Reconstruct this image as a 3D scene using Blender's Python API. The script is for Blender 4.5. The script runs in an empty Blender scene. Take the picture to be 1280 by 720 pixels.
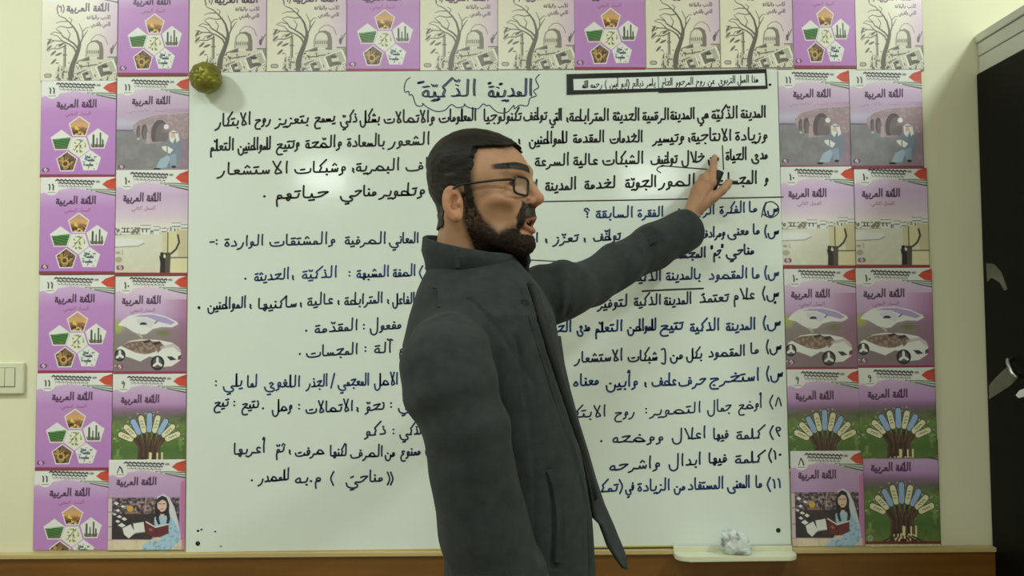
import bpy, bmesh, math, random
import numpy as np
from mathutils import Vector, Matrix

SC = bpy.context.scene
COL = SC.collection
# ------------------------------------------------------------------ camera, light, exposure
FPX = 1060.0
CAM_POS = Vector((0.0, -2.2, 1.35))
PITCH, ROLL, YAW = math.radians(2.72), math.radians(-0.42), 0.0
CAM_R = Matrix.Rotation(YAW, 3, 'Z') @ Matrix.Rotation(math.pi / 2 + PITCH, 3, 'X') @ Matrix.Rotation(ROLL, 3, 'Z')
cam_data = bpy.data.cameras.new('camera')
cam_data.sensor_width = 36.0
cam_data.lens = 36.0 * FPX / 1280.0
cam_data.clip_start = 0.02
cam = bpy.data.objects.new('camera', cam_data)
cam.matrix_world = Matrix.Translation(CAM_POS) @ CAM_R.to_4x4()
COL.objects.link(cam)
SC.camera = cam

SC.view_settings.view_transform = 'Standard'
SC.view_settings.look = 'None'
SC.view_settings.gamma = 1.0
SC.view_settings.use_curve_mapping = False
SC.view_settings.exposure = -0.12

world = bpy.data.worlds.new('world')
world.use_nodes = True
world.node_tree.nodes['Background'].inputs[0].default_value = (0.9, 1.0, 0.92, 1)
world.node_tree.nodes['Background'].inputs[1].default_value = 0.15
SC.world = world
LIGHT_COL = (0.90, 1.0, 0.93)


def area(name, loc, target, sx, sy, watts, col=LIGHT_COL):
    l = bpy.data.lights.new(name, 'AREA')
    l.shape = 'RECTANGLE'
    l.size, l.size_y = sx, sy
    l.energy = watts
    l.color = col
    o = bpy.data.objects.new(name, l)
    o.location = loc
    d = Vector(target) - Vector(loc)
    o.rotation_euler = d.to_track_quat('-Z', 'Y').to_euler()
    COL.objects.link(o)
    return o


# ceiling tubes of the classroom: one row near the board, one far behind the camera
area('ceiling_tube_light', (-1.9, -1.25, 2.96), (-1.9, -1.25, 0), 0.3, 0.18, 30)
area('ceiling_tube_light', (1.85, -1.35, 2.96), (1.85, -1.35, 0), 0.3, 0.2, 32)
area('ceiling_tube_light', (-0.5, -2.3, 2.96), (-0.5, -2.3, 0), 1.2, 0.3, 28)
area('ceiling_tube_light', (-0.3, -6.8, 2.96), (-0.3, -6.8, 0), 0.6, 0.4, 24)
# two area lights added behind the camera to put glints on the board
area('glint_light', (-1.83, -6.1, 2.84), (-0.48, 0, 1.73), 0.46, 0.26, 5)
area('glint_light', (1.36, -6.1, 2.80), (0.36, 0, 1.73), 0.52, 0.30, 5)


def px(u, v, y=0.0):
    """point of the vertical plane at depth y that the photograph shows at pixel (u, v)"""
    d = CAM_R @ Vector(((u - 640.0) / FPX, -(v - 360.0) / FPX, -1.0))
    t = (y - CAM_POS.y) / d.y
    return CAM_POS + d * t


def mpp(y=0.0):
    return (y - CAM_POS.y) / FPX


# ------------------------------------------------------------------ object helpers
def link(o, parent=None):
    COL.objects.link(o)
    if parent is not None:
        o.parent = parent
        o.matrix_parent_inverse = Matrix.Identity(4)
    return o


def mesh_obj(name, verts, faces, mat, parent=None, smooth=False):
    me = bpy.data.meshes.new(name)
    me.from_pydata([tuple(v) for v in verts], [], [tuple(f) for f in faces])
    if mat is not None:
        for m in (mat if isinstance(mat, (list, tuple)) else [mat]):
            me.materials.append(m)
    if smooth:
        me.polygons.foreach_set('use_smooth', [True] * len(me.polygons))
    me.update()
    return link(bpy.data.objects.new(name, me), parent)


def bm_obj(name, bm, mat, parent=None, smooth=False, angle=None):
    me = bpy.data.meshes.new(name)
    bmesh.ops.recalc_face_normals(bm, faces=bm.faces[:])
    bm.to_mesh(me)
    bm.free()
    for m in (mat if isinstance(mat, (list, tuple)) else [mat]):
        me.materials.append(m)
    if smooth:
        me.polygons.foreach_set('use_smooth', [True] * len(me.polygons))
    return link(bpy.data.objects.new(name, me), parent)


def empty(name, loc=(0, 0, 0)):
    o = bpy.data.objects.new(name, None)
    o.empty_display_size = 0.05
    o.location = loc
    return link(o)


def tag(o, label=None, cat=None, group=None, kind=None):
    if label: o['label'] = label
    if cat: o['category'] = cat
    if group: o['group'] = group
    if kind: o['kind'] = kind
    return o


def add_box(bm, lo, hi, bevel=0.0, seg=2, mat_index=0):
    r = bmesh.ops.create_cube(bm, size=1.0)
    vs = r['verts']
    lo, hi = Vector(lo), Vector(hi)
    for v in vs:
        v.co = Vector([lo[i] + (v.co[i] + 0.5) * (hi[i] - lo[i]) for i in range(3)])
    fs = list({f for v in vs for f in v.link_faces})
    if bevel > 0:
        es = list({e for v in vs for e in v.link_edges})
        r = bmesh.ops.bevel(bm, geom=es, offset=bevel, segments=seg, profile=0.5, affect='EDGES')
        fs = list(set(r['faces']) | {f for f in fs if f.is_valid})
    for f in fs:
        f.material_index = mat_index
    return fs


def box(name, lo, hi, mat, parent=None, bevel=0.0, seg=2):
    bm = bmesh.new()
    add_box(bm, lo, hi, bevel, seg)
    return bm_obj(name, bm, mat, parent)


def tube_geo(pts, rads, n=10, caps=True):
    pts = [Vector(p) for p in pts]
    if not hasattr(rads, '__len__'):
        rads = [rads] * len(pts)
    V, F = [], []
    up = Vector((0, 0, 1))
    prev = None
    for i, p in enumerate(pts):
        t = (pts[min(i + 1, len(pts) - 1)] - pts[max(i - 1, 0)]).normalized()
        if prev is None:
            a = t.cross(up if abs(t.dot(up)) < 0.9 else Vector((1, 0, 0))).normalized()
        else:
            a = (prev - t * prev.dot(t)).normalized()
        prev = a
        b = t.cross(a)
        for k in range(n):
            an = 2 * math.pi * k / n
            V.append(p + (a * math.cos(an) + b * math.sin(an)) * rads[i])
    for i in range(len(pts) - 1):
        for k in range(n):
            F.append((i * n + k, i * n + (k + 1) % n, (i + 1) * n + (k + 1) % n, (i + 1) * n + k))
    if caps:
        F.append(tuple(range(n))[::-1])
        F.append(tuple((len(pts) - 1) * n + k for k in range(n)))
    return V, F


def tube(name, pts, rads, mat, parent=None, n=10):
    V, F = tube_geo(pts, rads, n)
    return mesh_obj(name, V, F, mat, parent, True)


# ------------------------------------------------------------------ materials
def srgb(r, g, b, k=1.0):
    def f(c):
        c = c / 255.0
        return (c / 12.92 if c <= 0.04045 else ((c + 0.055) / 1.055) ** 2.4) * k
    return (f(r), f(g), f(b), 1.0)


def mat(name, col, rough=0.5, noise=0.0, nscale=20.0, bump=0.0, bscale=200.0, metal=0.0, spec=0.5, coat=0.0,
        stretch=None, sheen=0.0, alpha=1.0, trans=0.0, attr=None):
    m = bpy.data.materials.new(name)
    m.use_nodes = True
    nt = m.node_tree
    N, L = nt.nodes, nt.links
    b = N['Principled BSDF']
    b.inputs['Roughness'].default_value = rough
    b.inputs['Metallic'].default_value = metal
    b.inputs['Specular IOR Level'].default_value = spec
    b.inputs['Coat Weight'].default_value = coat
    b.inputs['Sheen Weight'].default_value = sheen
    b.inputs['Alpha'].default_value = alpha
    b.inputs['Transmission Weight'].default_value = trans
    tc = N.new('ShaderNodeTexCoord')
    src = tc.outputs['Object']
    if stretch:
        mp = N.new('ShaderNodeMapping')
        mp.inputs['Scale'].default_value = stretch
        L.new(src, mp.inputs['Vector'])
        src = mp.outputs['Vector']
    base = None
    if attr:
        a = N.new('ShaderNodeAttribute')
        a.attribute_name = attr
        base = a.outputs['Color']
    else:
        rgb = N.new('ShaderNodeRGB')
        rgb.outputs[0].default_value = col
        base = rgb.outputs[0]
    if noise > 0:
        nz = N.new('ShaderNodeTexNoise')
        nz.inputs['Scale'].default_value = nscale
        nz.inputs['Detail'].default_value = 6
        L.new(src, nz.inputs['Vector'])
        mr = N.new('ShaderNodeMapRange')
        mr.inputs['From Min'].default_value = 0.25
        mr.inputs['From Max'].default_value = 0.75
        mr.inputs['To Min'].default_value = 1 - noise
        mr.inputs['To Max'].default_value = 1 + noise
        L.new(nz.outputs['Fac'], mr.inputs['Value'])
        mx = N.new('ShaderNodeVectorMath')
        mx.operation = 'SCALE'
        L.new(base, mx.inputs[0])
        L.new(mr.outputs[0], mx.inputs['Scale'])
        base = mx.outputs[0]
    L.new(base, b.inputs['Base Color'])
    if bump > 0:
        nz2 = N.new('ShaderNodeTexNoise')
        nz2.inputs['Scale'].default_value = bscale
        nz2.inputs['Detail'].default_value = 4
        L.new(src, nz2.inputs['Vector'])
        bp = N.new('ShaderNodeBump')
        bp.inputs['Strength'].default_value = bump
        bp.inputs['Distance'].default_value = 0.002
        L.new(nz2.outputs['Fac'], bp.inputs['Height'])
        L.new(bp.outputs['Normal'], b.inputs['Normal'])
    return m


M = {}
M['wall'] = mat('cream_wall_paint', srgb(238, 234, 206), 0.55, 0.03, 3.0, 0.12, 60)
M['ceiling'] = mat('white_ceiling_paint', srgb(240, 240, 235), 0.8, 0.02, 4)
M['floor'] = mat('terrazzo_floor', srgb(170, 160, 140), 0.3, 0.25, 60)
M['wood'] = mat('brown_dado_wood', srgb(122, 80, 32), 0.3, 0.2, 7, 0.05, 80, stretch=(0.35, 1, 5))
M['capwood'] = mat('pale_dado_cap', srgb(205, 182, 128), 0.4, 0.10, 10, stretch=(0.4, 1, 4))
M['board'] = mat('whiteboard_enamel', srgb(236, 243, 238), 0.10, 0.015, 5, 0.10, 16)
M['edge'] = mat('board_edge', srgb(225, 222, 205), 0.4)
M['black_ink'] = mat('black_marker_ink', srgb(24, 27, 30), 0.45)
M['blue_ink'] = mat('blue_marker_ink', srgb(34, 66, 122), 0.45, 0.25, 40)
M['dark_blue_ink'] = mat('dark_blue_marker_ink', srgb(34, 50, 86), 0.45, 0.25, 40)
M['print_ink'] = mat('printed_black_ink', srgb(40, 40, 42), 0.6)
M['white_paper'] = mat('white_paper', srgb(238, 244, 246), 0.6)
M['black_tape'] = mat('black_tape', srgb(22, 26, 24), 0.28, 0.3, 60, 0.1, 60)
M['print'] = mat('laminated_print', None, 0.30, 0.02, 30, 0.05, 25, attr='print')
M['plastic'] = mat('cream_plastic', srgb(226, 226, 200), 0.35)
M['black_lacquer'] = mat('black_cabinet_lacquer', srgb(13, 14, 11), 0.5, 0.1, 8, spec=0.12)
M['grey_cornice'] = mat('pale_grey_cornice', srgb(212, 216, 208), 0.45, 0.03, 10)
M['steel'] = mat('brushed_steel', srgb(190, 192, 192), 0.3, metal=1.0)
M['screw'] = mat('dark_screw', srgb(60, 62, 60), 0.35, metal=0.7)

# ------------------------------------------------------------------ the room
RX0, RX1, RY0, ZC = -3.6, 2.4, -8.4, 3.0
tag(box('floor', (RX0 - .1, RY0 - .1, -0.1), (RX1 + .1, 0.1, 0), M['floor']), kind='structure')
tag(box('ceiling', (RX0 - .1, RY0 - .1, ZC), (RX1 + .1, 0.1, ZC + .1), M['ceiling']), kind='structure')
tag(box('wall_back', (RX0, 0, 0), (RX1, 0.1, ZC), M['wall']), kind='structure')
tag(box('wall_left', (RX0 - .1, RY0, 0), (RX0, 0.1, ZC), M['wall']), kind='structure')
tag(box('wall_right', (RX1, RY0, 0), (RX1 + .1, 0.1, ZC), M['wall']), kind='structure')
tag(box('wall_front', (RX0, RY0 - .1, 0), (RX1, RY0, ZC), M['wall']), kind='structure')
ZD = px(640, 685.5).z               # top of the dado
CABX = px(1227, 90, -0.03).x        # left face of the cabinet
tag(box('trim_1', (RX0, -0.018, 0.0), (CABX, 0, ZD - 0.012), M['wood'], bevel=0.001), kind='structure')
tag(box('trim_2', (RX0, -0.026, ZD - 0.012), (CABX, 0, ZD), M['capwood'], bevel=0.002), kind='structure')

# ------------------------------------------------------------------ Arabic stroke lettering
# every form: strokes in em units (x runs leftwards from the join, y up), width, mark anchor (x, top)
def _st(s):
    return [[tuple(map(float, p.split(','))) for p in q.split()] for q in s.split('|')]


BOWL = "{0},.05 {1},-.25 {2},-.4 {3},-.28 {4},.12"


def bowl(x, w=0.7):
    return "%.2f,.02 %.2f,-.24 %.2f,-.4 %.2f,-.27 %.2f,.1" % (x, x + .06 * w, x + .45 * w, x + .88 * w, x + w)


SK = {
 'alif': {'i': (".05,.95 .08,.5 .07,0", .2, .06, 1.0), 'f': ("0,0 .12,.02 .18,.2 .17,.95", .28, .17, 1.0)},
 'beh': {'i': ("0,.3 .04,.04 .4,-.07 .8,-.02 .9,.26", .98, .45, .15), 'n': (".0,.36 .05,.1 .12,.01 .3,0", .3, .06, .45),
         'm': ("0,0 .1,.02 .14,.3 .18,.03 .32,0", .32, .14, .45), 'f': ("0,0 .1,.02 .13,.2 .18,.02 .5,-.06 .85,0 .95,.25", 1.02, .55, .15)},
 'noon': {'i': ("0,.22 " + bowl(.02, .62), .72, .34, .2), 'f': ("0,0 .1,.02 .13,.15 " + bowl(.15, .62), .84, .48, .2)},
 'yeh': {'i': (".42,.3 .28,.4 .14,.26 .3,.1 .32,-.04 .1,-.12 .06,-.28 .28,-.42 .68,-.34 .82,-.02", .9, .3, .5),
         'f': ("0,0 .16,.03 .26,-.08 .08,-.2 .12,-.38 .45,-.44 .8,-.3 .9,0", .96, .3, .3)},
 'jeem': {'i': (".5,.33 .25,.36 .02,.3 .35,.12 .55,-.18 .45,-.48 .05,-.5", .62, .3, .48), 'n': (".46,.38 .25,.45 .0,.44|.0,.44 .34,.08 .62,0", .62, .2, .58),
          'm': ("0,0 .2,.03 .42,.05|.5,.4 .3,.46 .03,.48|.03,.48 .4,.08 .7,0", .7, .24, .58),
          'f': ("0,0 .2,.06 .36,.1|.52,.33 .28,.37 .08,.32 .4,.08 .6,-.2 .48,-.5 .08,-.5", .7, .3, .48)},
 'dal': {'i': (".16,.42 .04,.2 .05,.03 .36,0", .44, .16, .55), 'f': ("0,0 .1,.02 .2,.06|.2,.44 .12,.22 .14,.03 .42,0", .5, .2, .55)},
 'reh': {'i': (".03,.24 .1,.0 .22,-.2 .44,-.3", .4, .08, .4), 'f': ("0,0 .1,.04 .15,.02 .24,-.18 .46,-.3", .4, .14, .36)},
 'seen': {'i': ("0,.26 .04,.04 .12,.02 .17,.22 .2,.03 .3,.02 .35,.24 " + bowl(.38, .66), 1.08, .25, .45),
          'n': ("0,.26 .03,.04 .1,.01 .16,.22 .19,.03 .28,.01 .34,.24 .38,.02 .56,0", .56, .2, .45),
          'm': ("0,0 .08,.01 .12,.22 .15,.03 .24,.01 .29,.22 .32,.03 .42,.01 .47,.24 .5,.02 .66,0", .66, .3, .45),
          'f': ("0,0 .08,.01 .12,.22 .15,.03 .24,.01 .29,.22 .32,.03 .42,.01 .47,.22 " + bowl(.5, .66), 1.2, .3, .45)},
 'sad': {'i': (".02,.02 .22,.26 .45,.32 .55,.16 .4,.02 .02,.02 .5,.0 .6,.2 " + bowl(.63, .62), 1.3, .35, .5),
         'n': (".02,.02 .22,.26 .45,.32 .55,.16 .4,.02 .02,.02 .5,.0 .6,.2 .64,.02 .8,0", .8, .3, .5),
         'm': ("0,0 .08,.0 .26,.26 .48,.32 .58,.16 .44,.02 .08,.0 .54,.0 .64,.2 .68,.02 .84,0", .84, .34, .5),
         'f': ("0,0 .08,.0 .26,.26 .48,.32 .58,.16 .44,.02 .08,.0 .54,.0 .64,.2 " + bowl(.67, .62), 1.34, .34, .5)},
 'tah': {'i': (".02,.02 .22,.26 .45,.32 .55,.16 .4,.02 .02,.02|.16,.98 .2,.05", .62, .42, .5), 'n': (".02,.02 .22,.26 .45,.32 .55,.16 .4,.02 .02,.02 .7,0|.14,.98 .18,.05", .7, .42, .5),
         'm': ("0,0 .06,.0 .26,.26 .48,.32 .58,.16 .44,.02 .06,.0 .72,0|.16,.98 .2,.05", .72, .44, .5), 'f': ("0,0 .06,.0 .26,.26 .48,.32 .58,.16 .44,.02 .06,.0|.16,.98 .2,.05", .66, .44, .5)},
 'ain': {'i': (".06,.34 .2,.42 .3,.3 .14,.14 .34,.04 .42,-.2 .3,-.46 .0,-.46", .5, .2, .55), 'n': (".04,.35 .18,.42 .28,.28 .18,.1 .02,.02 .25,0 .46,0", .46, .16, .55),
         'm': ("0,0 .16,.06 .3,.28 .18,.33 .06,.28 .24,.04 .44,0", .44, .18, .46), 'f': ("0,0 .16,.06 .3,.28 .18,.33 .05,.28 .28,.04 .4,-.2 .28,-.46 .0,-.46", .48, .18, .46)},
 'feh': {'i': (".22,.14 .06,.12 .06,.34 .22,.36 .24,.12 .3,.0 .7,-.06 .95,.0 1.02,.22", 1.1, .15, .5), 'n': (".2,.1 .02,.12 .03,.34 .18,.36 .22,.18 .12,.01 .38,0", .38, .12, .5),
         'm': ("0,0 .16,.04 .06,.2 .12,.34 .24,.32 .26,.14 .14,.02 .42,0", .42, .16, .48), 'f': ("0,0 .16,.04 .08,.2 .14,.34 .26,.32 .27,.1 .34,0 .7,-.06 .95,0 1.02,.22", 1.1, .18, .48)},
 'qaf': {'i': (".22,.12 .06,.12 .06,.34 .2,.36 " + bowl(.24, .58), .9, .15, .5), 'f': ("0,0 .14,.04 .08,.2 .14,.34 .26,.32 " + bowl(.28, .58), .92, .18, .48)},
 'kaf': {'i': (".08,.98 .1,.1 .2,0 .6,-.02 .74,.16|.52,.5 .38,.5 .46,.36 .36,.28", .84, .4, .8), 'n': ("-.22,1.05 .1,.66 .2,.52 .12,.36 .2,.1 .14,.0 .42,0", .42, .1, .7),
         'm': ("0,0 .22,.0|-.14,1.05 .14,.66 .24,.52 .16,.36 .26,.1 .22,.0 .46,0", .46, .14, .7), 'f': ("0,0 .08,.02 .12,.98 .14,.1 .24,0 .62,-.02 .76,.16|.54,.5 .4,.5 .48,.36 .38,.28", .86, .4, .8)},
 'lam': {'i': (".06,.98 .08,.1 " + bowl(.1, .55), .74, .3, .4), 'n': (".04,.98 .06,.5 .07,.12 .14,.01 .3,0", .3, .2, .55),
         'm': ("0,0 .1,.03 .12,.98 .14,.5 .15,.1 .2,.01 .32,0", .32, .22, .55), 'f': ("0,0 .1,.03 .12,.98 .13,.1 " + bowl(.15, .55), .8, .36, .4)},
 'meem': {'i': (".06,.0 .03,.2 .18,.28 .26,.1 .06,.0 .26,-.04 .3,-.2 .28,-.62", .38, .16, .42), 'n': (".16,.02 .02,.1 .06,.26 .2,.24 .2,.06 .1,.0 .36,0", .36, .12, .42),
          'm': ("0,0 .1,.0 .06,.16 .16,.24 .25,.14 .18,.0 .38,0", .38, .15, .4), 'f': ("0,0 .08,.02 .12,.2 .25,.2 .28,.04 .12,.0 .28,-.04 .32,-.2 .3,-.62", .4, .18, .38)},
 'heh': {'i': (".16,.38 .02,.14 .14,.0 .3,.12 .14,.38", .38, .16, .52), 'n': (".02,.02 .08,.34 .34,.3 .42,.08 .24,.0 .1,.14 .26,.22 .36,.02 .58,0", .58, .2, .5),
         'm': ("0,0 .12,.04 .28,.28 .14,.34 .1,.1 .22,-.22 .32,-.06 .2,.02 .46,0", .46, .18, .46), 'f': ("0,0 .1,.02 .13,.38 .34,.24 .32,.04 .13,.03", .42, .2, .5)},
 'waw': {'i': (".22,.1 .05,.12 .06,.32 .2,.32 .24,.08 .2,-.14 .42,-.28", .42, .15, .5), 'f': ("0,0 .18,.05 .1,.2 .16,.33 .28,.28 .28,.04 .24,-.14 .44,-.28", .44, .2, .48)},
 'lamalif': {'i': (".46,.95 .3,.5 .04,.08 .12,.0 .36,.02 .08,.92", .56, .4, 1.0), 'f': ("0,0 .12,.03 .06,.95|.1,.03 .34,.02|.52,.92 .26,.04", .6, .5, 1.0)},
 'hamza': {'i': (".2,.3 .08,.34 .06,.2 .2,.16|.0,.06 .26,.14", .32, .1, .4)},
}
LET = {'ا': ('alif', ''), 'أ': ('alif', 'h'), 'إ': ('alif', 'u'), 'آ': ('alif', 'w'), 'ب': ('beh', '1b'), 'ت': ('beh', '2'), 'ث': ('beh', '3'), 'ن': ('noon', '1'),
       'ي': ('yeh', '2b'), 'ى': ('yeh', ''), 'ئ': ('beh', 'h'), 'ج': ('jeem', '1b'), 'ح': ('jeem', ''), 'خ': ('jeem', '1'), 'د': ('dal', ''), 'ذ': ('dal', '1'), 'ر': ('reh', ''), 'ز': ('reh', '1'),
       'س': ('seen', ''), 'ش': ('seen', '3'), 'ص': ('sad', ''), 'ض': ('sad', '1'), 'ط': ('tah', ''), 'ظ': ('tah', '1'), 'ع': ('ain', ''), 'غ': ('ain', '1'), 'ف': ('feh', '1'), 'ق': ('qaf', '2'),
       'ك': ('kaf', ''), 'ل': ('lam', ''), 'م': ('meem', ''), 'ه': ('heh', ''), 'ة': ('heh', '2'), 'و': ('waw', ''), 'ؤ': ('waw', 'h'), 'ﻻ': ('lamalif', ''), 'ء': ('hamza', '')}
NOJOIN = set('اأإآدذرزوؤةىءﻻ')
PUNCT = {'.': (".06,.05 .1,.07 .12,.03 .07,.02", .22), '،': (".1,.24 .04,.14 .1,.06 .02,-.1", .24), ':': (".06,.08 .1,.1|.06,.42 .1,.44", .22),
         '(': (".18,.95 .02,.5 .02,.2 .16,-.25", .26), ')': (".04,.95 .2,.5 .2,.2 .06,-.25", .28), '/': (".0,1 .3,-.2", .36), '[': (".16,1 .02,1 .02,-.2 .16,-.2", .24),
         '؟': (".02,.7 .16,.9 .3,.74 .12,.5 .14,.28|.12,.06 .15,.07", .36), '"': (".04,.95 .06,.7|.16,.95 .18,.7", .26), '-': ("0,.3 .3,.3", .4), '|': (".1,1.3 .12,-.3", .25), '«': (".1,.9 .0,.3 .1,-.2|.24,.9 .14,.3 .24,-.2", .3),
         '١': (".2,.75 .12,.55 .1,.0", .26), '٢': (".36,.75 .3,.6 .12,.66 .1,.75 .1,.55 .06,.0", .4), '٨': (".02,.0 .18,.75 .36,.0", .42), '٩': (".28,.5 .1,.5 .08,.72 .26,.75 .28,.5 .12,.0", .36), '٠': (".06,.34 .1,.38 .14,.34 .1,.3 .06,.34", .24), 'ـ': ("0,0 .4,0", .4)}
MARKS = {'ّ': "-.1,.14 -.06,.02 0,.12 .05,.02 .12,.16", 'َ': "-.08,.14 .1,.04", 'ُ': "-.04,.04 .04,.14 -.04,.16 .02,.0 .12,-.02", 'ْ': "0,.02 .05,.08 0,.13 -.05,.08 0,.02"}


def smooth(pts, step=3):
    if len(pts) < 3:
        return pts
    out = []
    n = len(pts)
    for i in range(n - 1):
        p0, p1, p2, p3 = pts[max(i - 1, 0)], pts[i], pts[i + 1], pts[min(i + 2, n - 1)]
        for k in range(step):
            t = k / step
            out.append(tuple(0.5 * ((2 * p1[a]) + (-p0[a] + p2[a]) * t + (2 * p0[a] - 5 * p1[a] + 4 * p2[a] - p3[a]) * t * t
                                    + (-p0[a] + 3 * p1[a] - 3 * p2[a] + p3[a]) * t ** 3) for a in (0, 1)))
    out.append(pts[-1])
    return out


def dot(x, y, r=.035):
    return [(x - r, y - r * .4), (x + r, y + r * .4)]


def lettering(text, jitter=0.0, seed=0, printed=False):
    """strokes and width of a line of Arabic, x running leftwards"""
    rnd = random.Random(seed)
    text = text.replace('لا', 'ﻻ').replace('لأ', 'ﻻ').replace('لإ', 'ﻻ')
    base = [c for c in text]
    strokes, x = [], 0.0
    n = len(base)
    anchor = (0, .6)

    def nxt(i):
        j = i + 1
        while j < n and base[j] in MARKS: j += 1
        return base[j] if j < n else ' '

    def prv(i):
        j = i - 1
        while j >= 0 and base[j] in MARKS: j -= 1
        return base[j] if j >= 0 else ' '
    for i, c in enumerate(base):
        jy = rnd.uniform(-jitter, jitter)
        if c == ' ':
            x += .34
            continue
        if c in MARKS:
            ax, ay = anchor
            strokes.append([(ax + a, ay + .1 + b) for a, b in _st(MARKS[c])[0]])
            anchor = (ax, ay + .16)
            continue
        if c in PUNCT:
            s, w = PUNCT[c]
            for q in _st(s):
                strokes.append(smooth([(x + a, b) for a, b in q]))
            x += w + (0 if c == 'ـ' else .06)
            continue
        sk, dots = LET[c]
        p, q = prv(i), nxt(i)
        jp = p in LET and p not in NOJOIN and p != 'ء' or p == 'ـ'
        jn = c not in NOJOIN and (q in LET and q != 'ء' or q == 'ـ')
        form = 'm' if jp and jn else 'f' if jp else 'n' if jn else 'i'
        fam = sk
        if form in 'nm' and sk in ('noon', 'yeh'): fam = 'beh'
        if form in 'nm' and sk == 'qaf': fam = 'feh'
        if form not in SK[fam]:
            form = 'f' if jp else 'i'
        s, w, ax, ay = SK[fam][form]
        kx = rnd.uniform(1 - jitter * 2, 1 + jitter * 2)
        ky = rnd.uniform(1 - jitter * 2, 1 + jitter * 2)
        for st in _st(s):
            strokes.append(smooth([(x + a * kx, b * ky) for a, b in st]))
        mx = x + ax * kx
        if 'b' in dots:
            y = -.24 if form in 'nm' or fam == 'beh' else -.22 if fam == 'jeem' else -.62
            if fam == 'jeem' and form in 'if': y = -.2; mx = x + .3
            if fam == 'yeh': mx = x + .45
        else:
            y = ay + .08
        top = ay
        if dots[:1] == '1':
            strokes.append(dot(mx, y))
            if 'b' not in dots: top = ay + .15
        elif dots[:1] == '2':
            if printed:
                strokes.append(dot(mx - .09, y, .03)); strokes.append(dot(mx + .09, y, .03))
            else:
                strokes.append([(mx - .12, y + .03), (mx + .13, y - .01)])
            if 'b' not in dots: top = ay + .15
        elif dots[:1] == '3':
            strokes.append([(mx - .12, y), (mx, y + .16), (mx + .1, y - .01)])
            top = ay + .24
        elif dots in ('h', 'u'):
            yy = ay + .1 if dots == 'h' else -.3
            strokes.append([(mx + .06, yy + .16), (mx - .04, yy + .16), (mx - .02, yy + .06), (mx - .08, yy), (mx + .1, yy + .03)])
        elif dots == 'w':
            strokes.append(smooth([(mx - .14, ay + .06), (mx - .04, ay + .14), (mx + .06, ay + .08), (mx + .16, ay + .16)]))
        anchor = (mx, top)
        x += w * kx
        if not jn:
            x += .1
    return strokes, x


def ribbon(polys, width, V, F, to3, nrm):
    """flat marker strokes: each polyline becomes a strip with round ends on the surface"""
    h = width / 2
    for pl in polys:
        P = [to3(a) for a in pl]
        Q = [P[0]]
        for p in P[1:]:
            if (p - Q[-1]).length > width * 0.12: Q.append(p)
        if len(Q) < 2:
            Q = [P[0], P[-1]]
        base = len(V)
        m = len(Q)
        for i, p in enumerate(Q):
            t = (Q[min(i + 1, m - 1)] - Q[max(i - 1, 0)])
            if t.length < 1e-9: t = Vector((1, 0, 0))
            t.normalize()
            s = nrm.cross(t) * h
            V.append(p + s); V.append(p - s)
        for i in range(m - 1):
            a = base + 2 * i
            F.append((a, a + 1, a + 3, a + 2))
        for p in (Q[0], Q[-1]):
            b = len(V)
            for k in range(8):
                an = k * math.pi / 4
                V.append(p + Vector((math.cos(an), 0, math.sin(an))) * h)
            F.append(tuple(range(b, b + 8)))


BY = -0.0166      # ink plane, just in front of the board's face


def write(V, F, text, ur, vr, ul, vl, h=15.0, wd=2.3, seed=0, jitter=0.05, printed=False, y=None):
    """letter text from pixel (ur, vr) at its right end to (ul, vl) at its left end"""
    yy = BY if y is None else y
    st, W = lettering(text, jitter, seed, printed)
    pr, pl_ = px(ur, vr, yy), px(ul, vl, yy)
    ax = (pl_ - pr) / W
    k = mpp(yy)
    ribbon(st, wd * k, V, F, lambda a: pr + ax * a[0] + Vector((0, 0, a[1] * h * k)), Vector((0, -1, 0)))

# ------------------------------------------------------------------ whiteboard
board_root = tag(empty('whiteboard', px(612, 686)),
                 'large white wall-mounted board covered in blue and black Arabic handwriting', 'whiteboard')
BO = board_root.location.copy()


def under(o, root):
    """parent o, whose mesh is in world coordinates, to root"""
    o.parent = root
    o.matrix_parent_inverse = Matrix.Identity(4)
    o.location = o.location - root.location
    return o


def quad_slab(bm, c, y0, y1, inset=0.0):
    """slab between depths y0 (front) and y1 with the four corner points c (TL, TR, BR, BL)"""
    f = [bm.verts.new((p.x, y0, p.z)) for p in c]
    b = [bm.verts.new((p.x, y1, p.z)) for p in c]
    bm.faces.new(f); bm.faces.new(b[::-1])
    for i in range(4):
        bm.faces.new((f[i], b[i], b[(i + 1) % 4], f[(i + 1) % 4]))


CB = [px(236.5, 90.5, -.016), px(971.5, 86.2, -.016), px(989, 681.5, -.016), px(232.3, 692.3, -.016)]
bm = bmesh.new()
quad_slab(bm, CB, -0.016, -0.005)
bmesh.ops.bevel(bm, geom=bm.edges[:], offset=0.0015, segments=2, affect='EDGES')
under(bm_obj('panel', bm, M['board']), board_root)
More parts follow.
